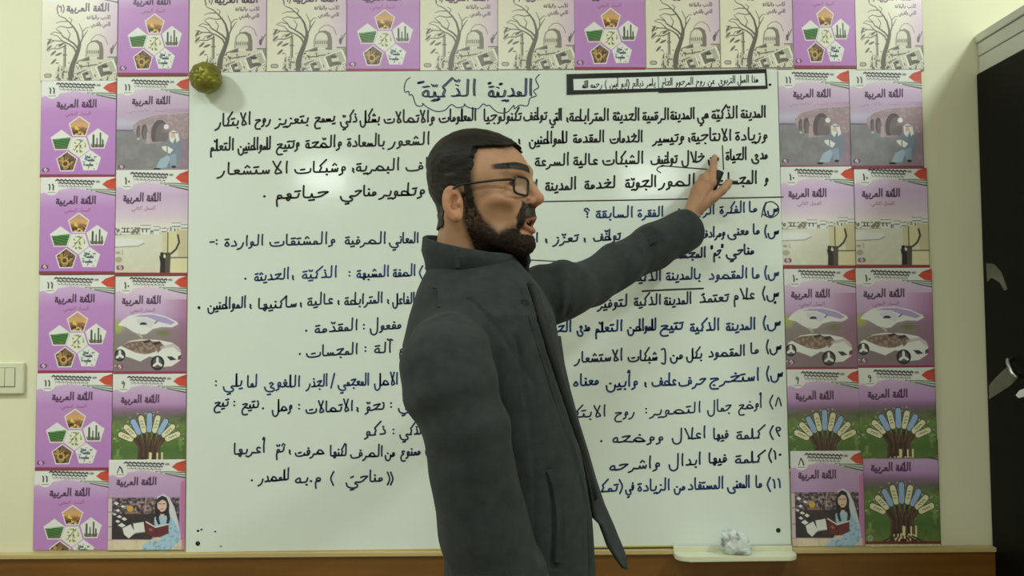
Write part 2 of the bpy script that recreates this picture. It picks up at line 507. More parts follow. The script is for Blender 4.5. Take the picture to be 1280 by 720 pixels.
# pale worn rim along the lower edge with chips
bm = bmesh.new()
quad_slab(bm, [px(232.6, 690.2, -.0162), px(842, 681.6, -.0162), px(842, 683.4, -.0162), px(232.6, 692.4, -.0162)], -0.0164, -0.0158)
under(bm_obj('lower_rim', bm, M['capwood']), board_root)
for k, (u, v) in enumerate(((247, 679.5), (973, 663), (248.5, 384.5), (969, 378))):
    bm = bmesh.new()
    p = px(u, v, -.017)
    r = 0.006 if k < 2 else 0.004
    bmesh.ops.create_cone(bm, cap_ends=True, segments=20, radius1=r, radius2=r * .75, depth=.002)
    bmesh.ops.rotate(bm, verts=bm.verts, cent=(0, 0, 0), matrix=Matrix.Rotation(math.pi / 2, 3, 'X'))
    bmesh.ops.translate(bm, verts=bm.verts, vec=(p.x, -.017, p.z))
    vs = bmesh.ops.create_cube(bm, size=1)['verts']
    for q in vs: q.co = Vector((q.co.x * r * 1.3, q.co.y * .0006 - .0183, q.co.z * r * .25)) + Vector((p.x, 0, p.z))
    under(bm_obj('screw', bm, M['screw']), board_root)

B_, D_, U_ = M['black_ink'], M['dark_blue_ink'], M['blue_ink']
# one entry per handwritten line: (ink, height px, stroke px, [(text, u_right, v_right, u_left, v_left), ...])
LINES = [
 (B_, 15, 2.3, [('المدينة', 957, 146, 925, 147), ('الذّكيّة', 922, 147, 888, 148), ('هي', 885, 147, 871, 148), ('المدينة', 868, 148, 837, 149), ('الرقمية', 836, 149, 802, 150), ('الحديثة', 799, 150, 765, 150),
   ('المترابطة،', 761, 150, 706, 151), ('التي', 702, 150, 686, 150), ('توظف', 683, 149, 653, 150), ('تكنولوجيا', 651, 150, 603, 151), ('المعلومات', 595, 150, 547, 152), ('والاتصالات', 543, 152, 478, 153), ('بشكل', 474, 152, 448, 153),
   ('ذكيّ', 446, 152, 424, 153), ('يسمح', 418, 151, 391, 153), ('بتعزيز', 385, 153, 343, 156), ('روح', 338, 153, 317, 155), ('الابتكار', 313, 155, 268, 158)]),
 (B_, 15, 2.3, [('وزيادة', 959, 174, 917, 175), ('الانتاجية،', 914, 175, 858, 176), ('وتيسير', 855, 176, 815, 178), ('الخدمات', 803, 177, 761, 178), ('المقدمة', 755, 177, 715, 178), ('للمواطنين', 709, 178, 660, 180), ('،', 650, 178, 646, 178), ('ومن ثم', 640, 179, 600, 180),
   ('تمكين', 592, 180, 548, 181), ('الشعور', 537, 180, 484, 182), ('بالسعادة', 480, 182, 432, 183), ('والصّحة', 427, 183, 380, 185), ('وتتيح', 374, 184, 343, 186), ('للمواطنين', 338, 186, 296, 188), ('التعلّم', 292, 187, 261, 188)]),
 (B_, 15, 2.3, [('مدى', 959, 198, 938, 199), ('الحياة', 933, 199, 906, 200), ('من', 898, 201, 884, 202), ('خلال', 880, 202, 850, 203), ('توظيف', 846, 203, 812, 205), ('الشبكات', 804, 204, 751, 205), ('عالية', 747, 205, 715, 206), ('السرعة', 711, 206, 667, 207),
   ('وتقنيات', 650, 208, 600, 210), ('الألياف', 570, 211, 504, 213), ('البصرية،', 499, 212, 437, 214), ('وشبكات', 432, 214, 365, 216), ('الاستشعار', 360, 216, 270, 218)]),
 (B_, 15, 2.4, [('و', 960, 228, 955, 228), ('المجسات', 946, 229, 892, 230), ('والصور', 878, 231, 822, 233), ('الجويّة', 820, 233, 780, 234), ('لخدمة', 769, 234, 729, 236), ('المدينة', 720, 236, 680, 238), ('الذكية', 672, 238, 625, 240),
   ('كلها', 615, 241, 580, 242), ('وتطوير', 531, 243, 473, 245), ('مناحي', 470, 244, 423, 246), ('حياتهم', 410, 246, 341, 248), ('.', 332, 246, 327, 246)]),
 (U_, 13, 2.2, [('س)', 972, 264, 954, 266), ('ما', 946, 264, 934, 265), ('الفكرة', 931, 265, 898, 267), ('الرئيسية', 893, 267, 853, 269), ('في', 850, 269, 837, 270), ('الفقرة', 829, 270, 795, 271), ('السابقة', 791, 271, 743, 272), ('؟', 737, 272, 728, 272)]),
 (D_, 13, 2.2, [('س)', 973, 292, 955, 294), ('ما معنى', 949, 292, 908, 294), ('ومرادف', 906, 295, 874, 297), ('كل من :', 868, 297, 800, 300), ('توظّف', 775, 299, 740, 301), ('،', 732, 301, 727, 301), ('تعزّز', 722, 301, 690, 304), ('، الابتكار', 684, 302, 620, 303)]),
 (D_, 13, 2.4, [('مناحي', 942, 317, 906, 319), ('"جم"', 904, 318, 888, 320), ('المجسات', 882, 321, 830, 323)]),
 (U_, 14, 2.2, [('س)', 973, 344, 955, 346), ('ما', 949, 347, 938, 348), ('المقصود', 934, 347, 884, 349), ('بالمدينة', 875, 348, 831, 350), ('الذكية', 826, 350, 790, 351)]),
 (D_, 14, 2.2, [('س)', 973, 370, 952, 372), ('علام', 943, 373, 915, 374), ('تعتمدُ', 910, 376, 872, 378), ('المدينة', 864, 379, 829, 381), ('الذكية', 826, 380, 791, 382), ('لتوفير', 784, 382, 746, 385)]),
 (U_, 14, 2.4, [('س)', 975, 406, 953, 409), ('المدينة', 944, 411, 906, 413), ('الذكية', 899, 412, 861, 414), ('تتيح', 853, 411, 822, 413), ('للمواطن', 820, 412, 783, 414), ('التعلّم', 778, 413, 742, 415), ('مدى', 737, 413, 720, 414), ('الحياة', 714, 414, 680, 415)]),
 (D_, 14, 2.2, [('س)', 976, 436, 957, 439), ('ما', 948, 441, 936, 442), ('المقصود', 931, 444, 884, 446), ('بكل', 877, 447, 856, 448), ('من', 853, 448, 836, 449), ('[', 832, 451, 823, 451), ('شبكات', 821, 450, 783, 451), ('الاستشعار', 778, 450, 717, 453)]),
 (U_, 15, 2.3, [('س)', 978, 470, 957, 473), ('استخرج', 949, 475, 884, 479), ('حرف', 882, 480, 846, 482), ('عطف', 845, 481, 813, 482), ('،', 808, 482, 803, 482), ('وأبين', 797, 482, 755, 484), ('معناه', 748, 480, 714, 483)]),
 (D_, 14, 1.9, [('٨)', 977, 507, 960, 508), ('أوضح', 952, 509, 921, 512), ('جمال', 914, 513, 882, 515), ('التصوير', 876, 515, 811, 519), (':', 809, 517, 805, 517), ('روح', 793, 519, 766, 521), ('الابتكار', 757, 520, 700, 522)]),
 (D_, 14, 2.1, [('٩)', 977, 545, 960, 546), ('كلمة', 952, 547, 918, 549), ('فيها', 910, 547, 890, 549), ('اعلال', 882, 547, 837, 550), ('ووضحه', 829, 551, 763, 553), ('.', 753, 552, 749, 552)]),
 (D_, 14, 2.2, [('٠١)', 977, 573, 959, 575), ('كلمة', 952, 577, 916, 579), ('فيها', 908, 577, 884, 579), ('ابدال', 876, 580, 833, 583), ('واشرحه', 825, 584, 759, 588)]),
 (U_, 14, 2.2, [('١١)', 977, 609, 957, 611), ('ما', 952, 609, 943, 609), ('المعنى', 937, 609, 908, 610), ('المستفاد', 904, 610, 858, 612), ('من', 856, 612, 841, 613), ('الزيادة', 837, 612, 795, 614), ('في', 792, 612, 781, 613), ('(تمكين)', 778, 613, 715, 617)]),
 (D_, 14, 2.1, [('المعاني', 523, 303, 485, 304), ('الصرفية', 482, 304, 429, 305), ('والمشتقات', 419, 304, 334, 307), ('الواردة', 329, 306, 278, 308), (':-', 272, 306, 260, 307)]),
 (U_, 14, 2.1, [('١)', 536, 345, 522, 346), ('الصفة', 519, 344, 490, 346), ('المشبهة', 486, 345, 444, 347), (':', 438, 346, 434, 346), ('الذكيّة', 421, 346, 375, 348), ('،', 367, 348, 363, 348), ('الحديثة', 361, 348, 316, 351), ('.', 308, 349, 304, 349)]),
 (D_, 14, 2.1, [('اسم', 545, 379, 522, 379), ('الفاعل', 518, 379, 489, 380), ('،', 486, 378, 482, 378), ('المترابطة', 478, 378, 429, 381), ('،', 424, 379, 420, 380), ('عالية', 416, 379, 382, 382), ('،', 377, 382, 373, 382), ('ساكنيها', 370, 383, 320, 386), ('،', 314, 384, 310, 384), ('المواطنين', 307, 384, 258, 387)]),
 (D_, 14, 2.1, [('اسم', 528, 411, 506, 411), ('مفعول', 501, 410, 460, 413), (':', 456, 412, 452, 412), ('المقدّمة', 447, 412, 391, 416), ('.', 384, 414, 380, 414)]),
 (D_, 14, 2.1, [('اسم آلة', 525, 439, 465, 441), (':', 458, 440, 454, 440), ('المجسات', 447, 442, 380, 446), ('.', 376, 443, 372, 443)]),
 (U_, 15, 2.1, [('الأصل', 497, 480, 466, 482), ('المعجمي', 461, 481, 421, 482), ('/', 418, 482, 412, 482), ('الجذر', 409, 482, 382, 484), ('اللغوي', 375, 483, 328, 484), ('لما', 321, 483, 307, 484), ('يلي', 302, 482, 277, 484), (':', 271, 483, 267, 483)]),
 (D_, 14, 2.1, [('مناحي', 535, 509, 496, 511), (':', 490, 510, 486, 510), ('نحوّ', 480, 511, 455, 514), ('،', 448, 513, 443, 513), ('الاتصالات', 441, 513, 380, 516), (':', 375, 512, 371, 512), ('وصل', 365, 512, 338, 515), ('.', 330, 511, 326, 511), ('نتيح', 323, 509, 300, 511), (':', 294, 508, 290, 508), ('تيح', 285, 507, 265, 509)]),
 (D_, 14, 2.1, [('الذكي', 530, 542, 498, 544), (':', 493, 543, 489, 543), ('ذكو', 482, 542, 454, 545)]),
 (D_, 14, 2.1, [('٢)', 545, 568, 530, 570), ('ممنوع', 525, 568, 499, 570), ('من', 493, 570, 480, 571), ('الصرف', 478, 570, 436, 572), ('لكنها', 433, 569, 411, 570), ('صرفت', 405, 567, 367, 570), ('،', 363, 566, 359, 566), ('ثمّ', 355, 564, 343, 566), ('أعربها', 331, 565, 290, 568)]),
 (D_, 14, 2.1, [('«', 491, 603, 481, 603), ('مناحيَ', 478, 601, 430, 604), (')', 418, 603, 411, 603), ('م.به', 401, 601, 366, 604), ('للمصدر', 361, 599, 322, 603), ('.', 316, 601, 312, 601)]),
]
for li, (ink, h, wd, words) in enumerate(LINES):
    V, F = [], []
    for wi, (t, ur, vr, ul, vl) in enumerate(words):
        write(V, F, t, ur, vr, ul, vl, h, wd, seed=li * 50 + wi)
    o = mesh_obj('handwritten_line', V, F, ink)
    o['label'] = ('black' if ink is B_ else 'blue' if ink is U_ else 'dark blue') + ' handwritten line of Arabic'
    under(o, board_root)


def ink_lines(name, polys, wd, ink, y=BY, sm=True):
    V, F = [], []
    for pl in polys:
        pts = smooth(pl, 4) if sm else pl
        ribbon([pts], wd * mpp(y), V, F, lambda a: px(a[0], a[1], y), Vector((0, -1, 0)))
    return under(mesh_obj(name, V, F, ink), board_root)


# heading with a hand-drawn cloud round it
V, F = [], []
for dx, dy in ((0, 0), (1.8, .7)):
    write(V, F, 'المدينة', 664 + dx, 119 + dy, 607 + dx, 121 + dy, 22, 1.5, seed=900, jitter=.03)
    write(V, F, 'الذّكيّة', 594 + dx, 119 + dy, 523 + dx, 121 + dy, 22, 1.5, seed=901, jitter=.03)
under(mesh_obj('heading', V, F, D_), board_root)
V, F = [], []
for (u, v) in ((524, 103.5), (528, 102.6), (543, 125), (548, 124), (612, 104), (626, 105), (634, 126)):
    ribbon([[(u - 1.2, v + .3), (u + 1.2, v - .3)]], 3.2 * mpp(BY), V, F, lambda a: px(a[0], a[1], BY), Vector((0, -1, 0)))
o = under(mesh_obj('heading_dots', V, F, U_), board_root)
cl = [(1115, 20), (1085, 60), (1110, 120), (1070, 150), (1090, 190), (1040, 210), (1020, 270), (960, 265), (915, 295), (910, 265), (860, 320), (790, 325), (740, 290), (715, 265), (690, 270), (665, 255), (620, 295), (540, 280),
      (515, 255), (510, 275), (455, 285), (410, 260), (360, 305), (290, 315), (215, 280), (180, 250), (180, 270), (130, 265), (100, 185), (75, 185), (70, 155), (40, 160), (35, 120), (50, 70), (80, 45)]
ink_lines('heading_cloud', [[(500 + x / 6.4, 90 + y / 6.4) for x, y in cl]], 1.3, D_)
ink_lines('ruled_line', [[(979, 246.2), (830, 249.3), (677, 252), (548, 255)]], 1.5, B_)
ink_lines('underline', [[(803, 364), (840, 362), (879, 360.6)]], 2.0, B_)
ink_lines('correction_mark', [[(903, 182), (904.5, 212)], [(884, 211.5), (850, 209), (828, 207.5), (821, 212), (826, 216)], [(952, 271), (956, 256), (964, 252), (972, 257), (973, 266), (964, 272), (954, 268)]], 1.4, B_)
ink_lines('drawn_box', [[(658, 336), (658, 325), (659, 324.7), (700, 327), (738, 330)]], 1.3, B_, sm=False)
ink_lines('curly_mark', [[(553, 262), (547, 268), (550, 275), (558, 274), (556, 264), (549, 276), (552, 286), (560, 286)]], 1.2, D_)
V, F = [], []
for (u, v, r) in ((962.5, 105.8, 3.0), (269, 664.5, 1.8), (252, 662, 2.0), (247.5, 663.6, 2.6), (276, 683, 1.4)):
    ribbon([[(u - .4, v), (u + .4, v)]], r * mpp(BY), V, F, lambda a: px(a[0], a[1], BY), Vector((0, -1, 0)))
under(mesh_obj('ink_spots', V, F, B_), board_root)

# ------------------------------------------------------------------ dedication sign edged with black tape
sign = tag(empty('paper_sign', px(832, 115, -.0168)), 'white paper strip sign edged with black tape at board top right', 'sign')
def squad(name, c, y0, y1, m, root):
    bm = bmesh.new()
    quad_slab(bm, [px(u, v, y0) for u, v in c], y0, y1)
    return under(bm_obj(name, bm, m), root)
TLs, TRs, BRs, BLs = (709.5, 93), (957, 86.8), (959.3, 109.2), (709, 117.5)
squad('paper', [(711, 94), (956, 88), (958, 108), (711, 116)], -.0172, -.0167, M['white_paper'], sign)
squad('tape_strip', [(708.3, 92.6), (957.5, 86.4), (957.2, 91.3), (708.3, 99)], -.0178, -.0173, M['black_tape'], sign)
squad('tape_strip', [(708.5, 113), (825, 110.2), (825, 114.2), (708.5, 118.4)], -.0178, -.0173, M['black_tape'], sign)
squad('tape_strip', [(823.5, 110), (959.5, 106.9), (959.5, 110.6), (823.5, 115.8)], -.0181, -.0173, M['black_tape'], sign)
squad('tape_strip', [(708.3, 92.6), (716.2, 92.4), (717.3, 118), (708.5, 118.4)], -.0183, -.0173, M['black_tape'], sign)
squad('tape_strip', [(956, 86.5), (958, 86.4), (959.7, 110.5), (957.4, 110.6)], -.0183, -.0173, M['black_tape'], sign)
V, F = [], []
for k, (t, ur, vr, ul, vl) in enumerate([('هذا', 947.5, 102.5, 939, 102.8), ('العمل', 936, 102.8, 921, 103.3), ('التربوي', 919, 103.3, 897, 104.2), ('عن', 893, 104.4, 884, 104.7), ('روح', 881, 104.8, 869, 105.2), ('المرحوم', 866.5, 105.2, 844, 106.2), ('الحاج', 840.5, 106.2, 826.5, 106.8),
        ('ياسر', 819, 106.8, 807, 107.3), ('ذبالح', 804, 107.3, 789.5, 108), ('(ابو', 786.5, 108, 775.5, 108.3), ('أيمن', 772.5, 108.3, 761.5, 108.8), (')', 758.5, 108.8, 755.5, 109), ('رحمه', 752.5, 109, 737.5, 109.5), ('الله', 735, 109.5, 727.5, 110)]):
    write(V, F, t, ur, vr, ul, vl, 9.5, 1.15, seed=k, jitter=0, printed=True, y=-.0176)
under(mesh_obj('printed_text', V, F, M['print_ink']), sign)
V, F = [], []
ribbon([[(822.7, 94), (823.4, 112)]], .9 * mpp(-.0176), V, F, lambda a: px(a[0], a[1], -.0176), Vector((0, -1, 0)))
under(mesh_obj('paper_seam', V, F, M['print_ink']), sign)

# ------------------------------------------------------------------ marker tray
def outline_slab(bm, pts, z0, z1):
    a = [bm.verts.new((x, y, z0)) for x, y in pts]
    b = [bm.verts.new((x, y, z1)) for x, y in pts]
    bm.faces.new(a[::-1]); bm.faces.new(b)
    n = len(pts)
    for i in range(n):
        bm.faces.new((a[i], a[(i + 1) % n], b[(i + 1) % n], b[i]))


pl_, pr_ = px(843.5, 690, -.05), px(994.5, 689, -.05)
tx0, tx1 = pl_.x, pr_.x
tz = px(920, 684, -.026).z
tray = tag(empty('marker_tray', ((tx0 + tx1) / 2, -.02, tz)), 'narrow cream marker tray below the right end of the whiteboard', 'tray')
def tray_outline(x0, x1, ya, yb, r):
    pts = [(x0, ya), (x0, yb + r)]
    for k in range(1, 9):
        a = math.pi / 2 * k / 8
        pts.append((x0 + r - r * math.cos(a), yb + r - r * math.sin(a)))
    for k in range(1, 9):
        a = math.pi / 2 * k / 8
        pts.append((x1 - r + r * math.sin(a), yb + r - r * math.cos(a)))
    pts.append((x1, ya))
    return pts
bm = bmesh.new()
outline_slab(bm, tray_outline(tx0, tx1, -.028, -.082, .03), tz - .021, tz - .009)
bmesh.ops.bevel(bm, geom=[e for e in bm.edges], offset=.0018, segments=2, affect='EDGES')
under(bm_obj('shelf', bm, M['plastic']), tray)
bm = bmesh.new()
add_box(bm, (tx0 + .001, -.0285, tz - .021), (tx1 - .001, -.0225, tz + .003), .001)
under(bm_obj('back_flange', bm, M['plastic']), tray)
M['seam'] = mat('dark_seam', srgb(70, 72, 62), 0.7)

# ------------------------------------------------------------------ crumpled wiping cloth on the tray
def noise3(p, s, seed=0):
    from mathutils import noise as mn
    return mn.noise(Vector(p) * s + Vector((seed * 13.7, seed * 7.1, seed * 3.3)))


bm = bmesh.new()
bmesh.ops.create_icosphere(bm, subdivisions=5, radius=1)
pc = px(919, 675, -.058)
cz = tz - .009
for v in bm.verts:
    d = v.co.normalized()
    r = 1 + .30 * noise3(d, 1.6, 3) + .16 * abs(noise3(d, 3.6, 5)) + .09 * noise3(d, 8, 7) - .05 * abs(noise3(d, 14, 9))
    x, y, z = d.x * r * .034, d.y * r * .018, d.z * r * .034
    # drawn out to the lower right like a folded tail
    t = max(0, d.x)
    x += .018 * t * t * max(0, .4 - d.z)
    z -= .018 * t
    v.co = Vector((pc.x + x, pc.y + y, max(cz + .0006 + .0015 * abs(noise3(d, 9, 2)), cz + .028 + z)))
bm.verts.ensure_lookup_table()
cm = mat('smudged_white_cloth', srgb(222, 228, 226), 0.8, 0.04, 60, 0.3, 260)
nt = cm.node_tree
bsdf = nt.nodes['Principled BSDF']
lk = bsdf.inputs['Base Color'].links[0].from_socket
nz = nt.nodes.new('ShaderNodeTexNoise'); nz.inputs['Scale'].default_value = 38
tcn = nt.nodes.new('ShaderNodeTexCoord'); nt.links.new(tcn.outputs['Object'], nz.inputs['Vector'])
rm = nt.nodes.new('ShaderNodeMapRange'); rm.inputs['From Min'].default_value = .5; rm.inputs['From Max'].default_value = .72
nt.links.new(nz.outputs['Fac'], rm.inputs['Value'])
mxc = nt.nodes.new('ShaderNodeMix'); mxc.data_type = 'RGBA'
nt.links.new(rm.outputs[0], mxc.inputs[0]); nt.links.new(lk, mxc.inputs[6]); mxc.inputs[7].default_value = srgb(92, 98, 100)
nt.links.new(mxc.outputs[2], bsdf.inputs['Base Color'])
cloth = bm_obj('wiping_cloth', bm, cm, None, True)
tag(cloth, 'crumpled white cloth smudged grey lying on the marker tray', 'cloth')

# ------------------------------------------------------------------ olive-gold ball at the board's corner
bc = px(257.3, 97.3, -.052)
br = 19.6 * mpp(-.052)
bm = bmesh.new()
bmesh.ops.create_icosphere(bm, subdivisions=6, radius=1)
for v in bm.verts:
    d = v.co.normalized()
    r = 1 + .05 * noise3(d, 3.2, 1) + .028 * noise3(d, 7, 2) - .03 * max(0, noise3(d, 5, 4))
    if d.y < 0:     # pressed creases that meet near the middle
        for k in range(5):
            a = k * 1.256 + .5
            s = abs(d.x * math.sin(a) - (d.z + .05) * math.cos(a))
            if d.x * math.cos(a) + (d.z + .05) * math.sin(a) > .05:
                r -= .05 * math.exp(-(s / .09) ** 2) * math.exp(-((d.x ** 2 + d.z ** 2) / .35))
    v.co = bc + d * r * br
gold = mat('olive_gold_foil', srgb(128, 124, 44), 0.40, 0.5, 42, 0.35, 150, metal=0.45, spec=.6)
ball = bm_obj('foil_ball', bm, gold, None, True)
tag(ball, "olive-gold crinkled ball stuck on the whiteboard's top left corner", 'ball')
bm = bmesh.new()
bmesh.ops.create_cone(bm, cap_ends=True, segments=20, radius1=.008, radius2=.006, depth=.004)
bmesh.ops.rotate(bm, verts=bm.verts, cent=(0, 0, 0), matrix=Matrix.Rotation(math.pi / 2, 3, 'X'))
bmesh.ops.translate(bm, verts=bm.verts, vec=(bc.x, -.0175, bc.z))
o = bm_obj('adhesive_pad', bm, M['white_paper']); o.parent = ball

# ------------------------------------------------------------------ light switch plate, cut by the frame's left edge
sw0, sw1 = px(-56, 453, -.006), px(30.5, 492.5, -.006)
switch = tag(empty('light_switch', ((sw0.x + sw1.x) / 2, 0, sw1.z)), 'cream wall switch plate beside the posters at the left edge', 'switch')
bm = bmesh.new()
add_box(bm, (sw0.x, -.011, sw1.z), (sw1.x, -.001, sw0.z), .0045, 4)
under(bm_obj('cover_plate', bm, M['plastic']), switch)
i0, i1 = px(-44, 460, -.012), px(18.5, 483.5, -.012)
under(box('recess', (i0.x, -.0114, i1.z), (i1.x, -.0105, i0.z), M['seam']), switch)
n = 5
for k in range(n):
    a = i0.x + (i1.x - i0.x) * k / n + .0006
    b = i0.x + (i1.x - i0.x) * (k + 1) / n - .0006
    bm = bmesh.new()
    add_box(bm, (a, -.0138, i1.z + .0012), (b, -.0112, i0.z - .0012), .0009, 2)
    under(bm_obj('rocker', bm, M['plastic']), switch)

# ------------------------------------------------------------------ dark cabinet at the right edge
CX0 = CABX
CY0, CY1 = -.62, -.004
zt, zb = px(1227, 43, -.01).z, px(1228, 92, -.01).z
cab = tag(empty('cabinet', (CX0 + .3, -.3, 0)), 'tall black cabinet with pale grey cornice at the right edge', 'cabinet')
bm = bmesh.new()
add_box(bm, (CX0 + .012, CY0 + .01, .0), (RX1 - .6, CY1, zb - .002), .002)
under(bm_obj('carcass', bm, M['black_lacquer']), cab)
bm = bmesh.new()
add_box(bm, (CX0, CY0, .06), (CX0 + .0115, CY1, zb), .004, 3)
under(bm_obj('side_panel', bm, M['black_lacquer']), cab)
h = zt - zb
bm = bmesh.new()
add_box(bm, (CX0 + .008, CY0 + .004, zb + .0005), (RX1 - .6, CY1, zb + h * .44), .002)
add_box(bm, (CX0 + .006, CY0 + .004, zb + h * .455), (RX1 - .6, CY1, zb + h * .78), .002)
add_box(bm, (CX0 + .001, CY0 + .004, zb + h * .795), (RX1 - .6, CY1, zt), .002)
under(bm_obj('cornice', bm, M['grey_cornice']), cab)


def on_side(u, v):
    """point of the cabinet's left face seen at pixel (u, v)"""
    d = CAM_R @ Vector(((u - 640.0) / FPX, -(v - 360.0) / FPX, -1.0))
    t = (CX0 - .0006 - CAM_POS.x) / d.x
    return CAM_POS + d * t


tape_m = mat('clear_sticky_tape', srgb(150, 150, 135), 0.25, 0.3, 40, 0.3, 90, alpha=.38)
for pts in ([(1233, 329), (1243, 330), (1252, 340), (1259.5, 361), (1256, 363.5), (1250, 353), (1240, 347), (1234.5, 352)],
            [(1236.5, 482), (1247, 470), (1262, 456), (1266, 462), (1271, 474), (1262, 483), (1248, 492), (1237, 499)]):
    bm = bmesh.new()
    ps = [on_side(*q) for q in pts]
    f = [bm.verts.new(p + Vector((-.0008 - .002 * abs(noise3(p, 60)), 0, 0))) for p in ps]
    b = [bm.verts.new(p) for p in ps]
    bm.faces.new(f); bm.faces.new(b[::-1])
    for i in range(len(f)):
        bm.faces.new((f[i], b[i], b[(i + 1) % len(f)], f[(i + 1) % len(f)]))
    o = bm_obj('tape_scrap', bm, tape_m)
    tag(o, 'upper crinkled scrap of clear tape on the black cabinet' if pts[0][1] < 400 else 'lower crinkled scrap of clear tape on black cabinet beside its handle', 'tape')
# handle and a small white tag below it
h0, h1 = on_side(1266, 449), on_side(1275, 471)
bm = bmesh.new()
dn = (h1 - h0)
for k in range(2):
    pass
V, F = tube_geo([h0 + Vector((-.001, 0, 0)), h0 + Vector((-.012, 0, -.002)), h0 + dn * .2 + Vector((-.015, 0, 0)), h0 + dn * .8 + Vector((-.015, 0, 0)), h1 + Vector((-.012, 0, .002)), h1 + Vector((-.001, 0, 0))], .0055, 10)
under(mesh_obj('handle', V, F, M['steel'], None, True), cab)
bm = bmesh.new()
ps = [on_side(*q) for q in ((1270.5, 494), (1275, 488), (1293, 481), (1295, 492), (1274, 497.5))]
f = [bm.verts.new(p + Vector((-.0018, 0, 0))) for p in ps]; b = [bm.verts.new(p) for p in ps]
bm.faces.new(f); bm.faces.new(b[::-1])
for i in range(5): bm.faces.new((f[i], b[i], b[(i + 1) % 5], f[(i + 1) % 5]))
tag(bm_obj('paper_tag', bm, M['white_paper']), 'small white paper tag stuck below the black cabinet handle', 'tag')

# ------------------------------------------------------------------ printed cover sheets
PW, PH = 95.0, 123.0          # art is drawn in units of one photograph pixel
RES = 2.0


class Art:
    """small painter: the print on one sheet, kept as colours of the sheet's own grid"""

    def __init__(self, base):
        self.nx, self.ny = int(PW * RES) + 1, int(PH * RES) + 1
        self.X, self.Y = np.meshgrid(np.linspace(0, PW, self.nx), np.linspace(0, PH, self.ny))
        self.C = np.zeros((self.ny, self.nx, 3)) + np.array(base, float)
        self.rs = np.random.RandomState(4)

    def blend(self, m, col):
        col = np.array(col, float)
        self.C += (col - self.C) * np.clip(m, 0, 1)[..., None]

    def grad(self, stops, axis=1, y0=0, y1=None):
        T = self.Y if axis == 1 else self.X
        out = np.stack([np.interp(T, [s[0] for s in stops], [s[1][k] for s in stops]) for k in range(3)], -1)
        m = np.ones_like(T) if y1 is None else ((self.Y >= y0) & (self.Y <= y1)).astype(float)
        self.C += (out - self.C) * m[..., None]

    def sd(self, P):
        P = np.array(P, float)
        n = len(P)
        d = np.full(self.X.shape, 1e9)
        ins = np.zeros(self.X.shape, bool)
        for i in range(n):
            a, b = P[i], P[(i + 1) % n]
            e = b - a
            L = max(e @ e, 1e-9)
            t = np.clip(((self.X - a[0]) * e[0] + (self.Y - a[1]) * e[1]) / L, 0, 1)
            d = np.minimum(d, np.hypot(self.X - a[0] - t * e[0], self.Y - a[1] - t * e[1]))
            c = ((a[1] > self.Y) != (b[1] > self.Y))
            with np.errstate(divide='ignore', invalid='ignore'):
                xi = a[0] + (self.Y - a[1]) / (b[1] - a[1] if b[1] != a[1] else 1e-9) * e[0]
            ins ^= c & (self.X < xi)
        return np.where(ins, -d, d)

    def poly(self, P, col, a=1.0, soft=.5):
        self.blend(a * np.clip(.5 - self.sd(P) / soft, 0, 1), col)

    def mask(self, P, soft=.5):
        return np.clip(.5 - self.sd(P) / soft, 0, 1)

    def ell(self, x, y, rx, ry, col, a=1.0, soft=.5, rot=0):
        c, s = math.cos(rot), math.sin(rot)
        u, v = (self.X - x) * c + (self.Y - y) * s, -(self.X - x) * s + (self.Y - y) * c
        r = (np.hypot(u / rx, v / ry) - 1) * min(rx, ry)
        self.blend(a * np.clip(.5 - r / soft, 0, 1), col)

    def line(self, P, w, col, a=1.0, w2=None, soft=.5):
        n = len(P) - 1
        m = np.zeros(self.X.shape)
        for i in range(n):
            (x0, y0), (x1, y1) = P[i], P[i + 1]
            wa = w if w2 is None else w + (w2 - w) * i / n
            wb = w if w2 is None else w + (w2 - w) * (i + 1) / n
            ex, ey = x1 - x0, y1 - y0
            L = max(ex * ex + ey * ey, 1e-9)
            pad = max(wa, wb) + 1
            sx = slice(max(0, int((min(x0, x1) - pad) * RES)), int((max(x0, x1) + pad) * RES) + 2)
            sy = slice(max(0, int((min(y0, y1) - pad) * RES)), int((max(y0, y1) + pad) * RES) + 2)
            Xs, Ys = self.X[sy, sx], self.Y[sy, sx]
            if Xs.size == 0: continue
            t = np.clip(((Xs - x0) * ex + (Ys - y0) * ey) / L, 0, 1)
            d = np.hypot(Xs - x0 - t * ex, Ys - y0 - t * ey) - (wa + (wb - wa) * t) / 2
            m[sy, sx] = np.maximum(m[sy, sx], np.clip(.5 - d / soft, 0, 1))
        self.blend(a * m, col)

    def noise(self, s, seed=0):
        r = np.random.RandomState(seed)
        out = np.zeros(self.X.shape)
        for o in range(3):
            k = s / 2 ** o
            gx, gy = int(PW / k) + 3, int(PH / k) + 3
            g = r.rand(gy, gx)
            fx, fy = self.X / k, self.Y / k
            ix, iy = fx.astype(int), fy.astype(int)
            tx, ty = fx - ix, fy - iy
            tx, ty = tx * tx * (3 - 2 * tx), ty * ty * (3 - 2 * ty)
            v = (g[iy, ix] * (1 - tx) + g[iy, ix + 1] * tx) * (1 - ty) + (g[iy + 1, ix] * (1 - tx) + g[iy + 1, ix + 1] * tx) * ty
            out += v / 2 ** o
        return out / 1.75

    def text(self, t, xr, xl, y, h, w, col, a=1.0, slope=0):
        st, W = lettering(t, 0, 0, True)
        k = (xr - xl) / W
        for pl in st:
            self.line([(xr - q[0] * k, y - q[1] * h + slope * q[0] * k) for q in pl], w, col, a, soft=.6)


PURPLE = (186, 132, 200)
LILAC = (214, 186, 222)
INK = (72, 40, 78)


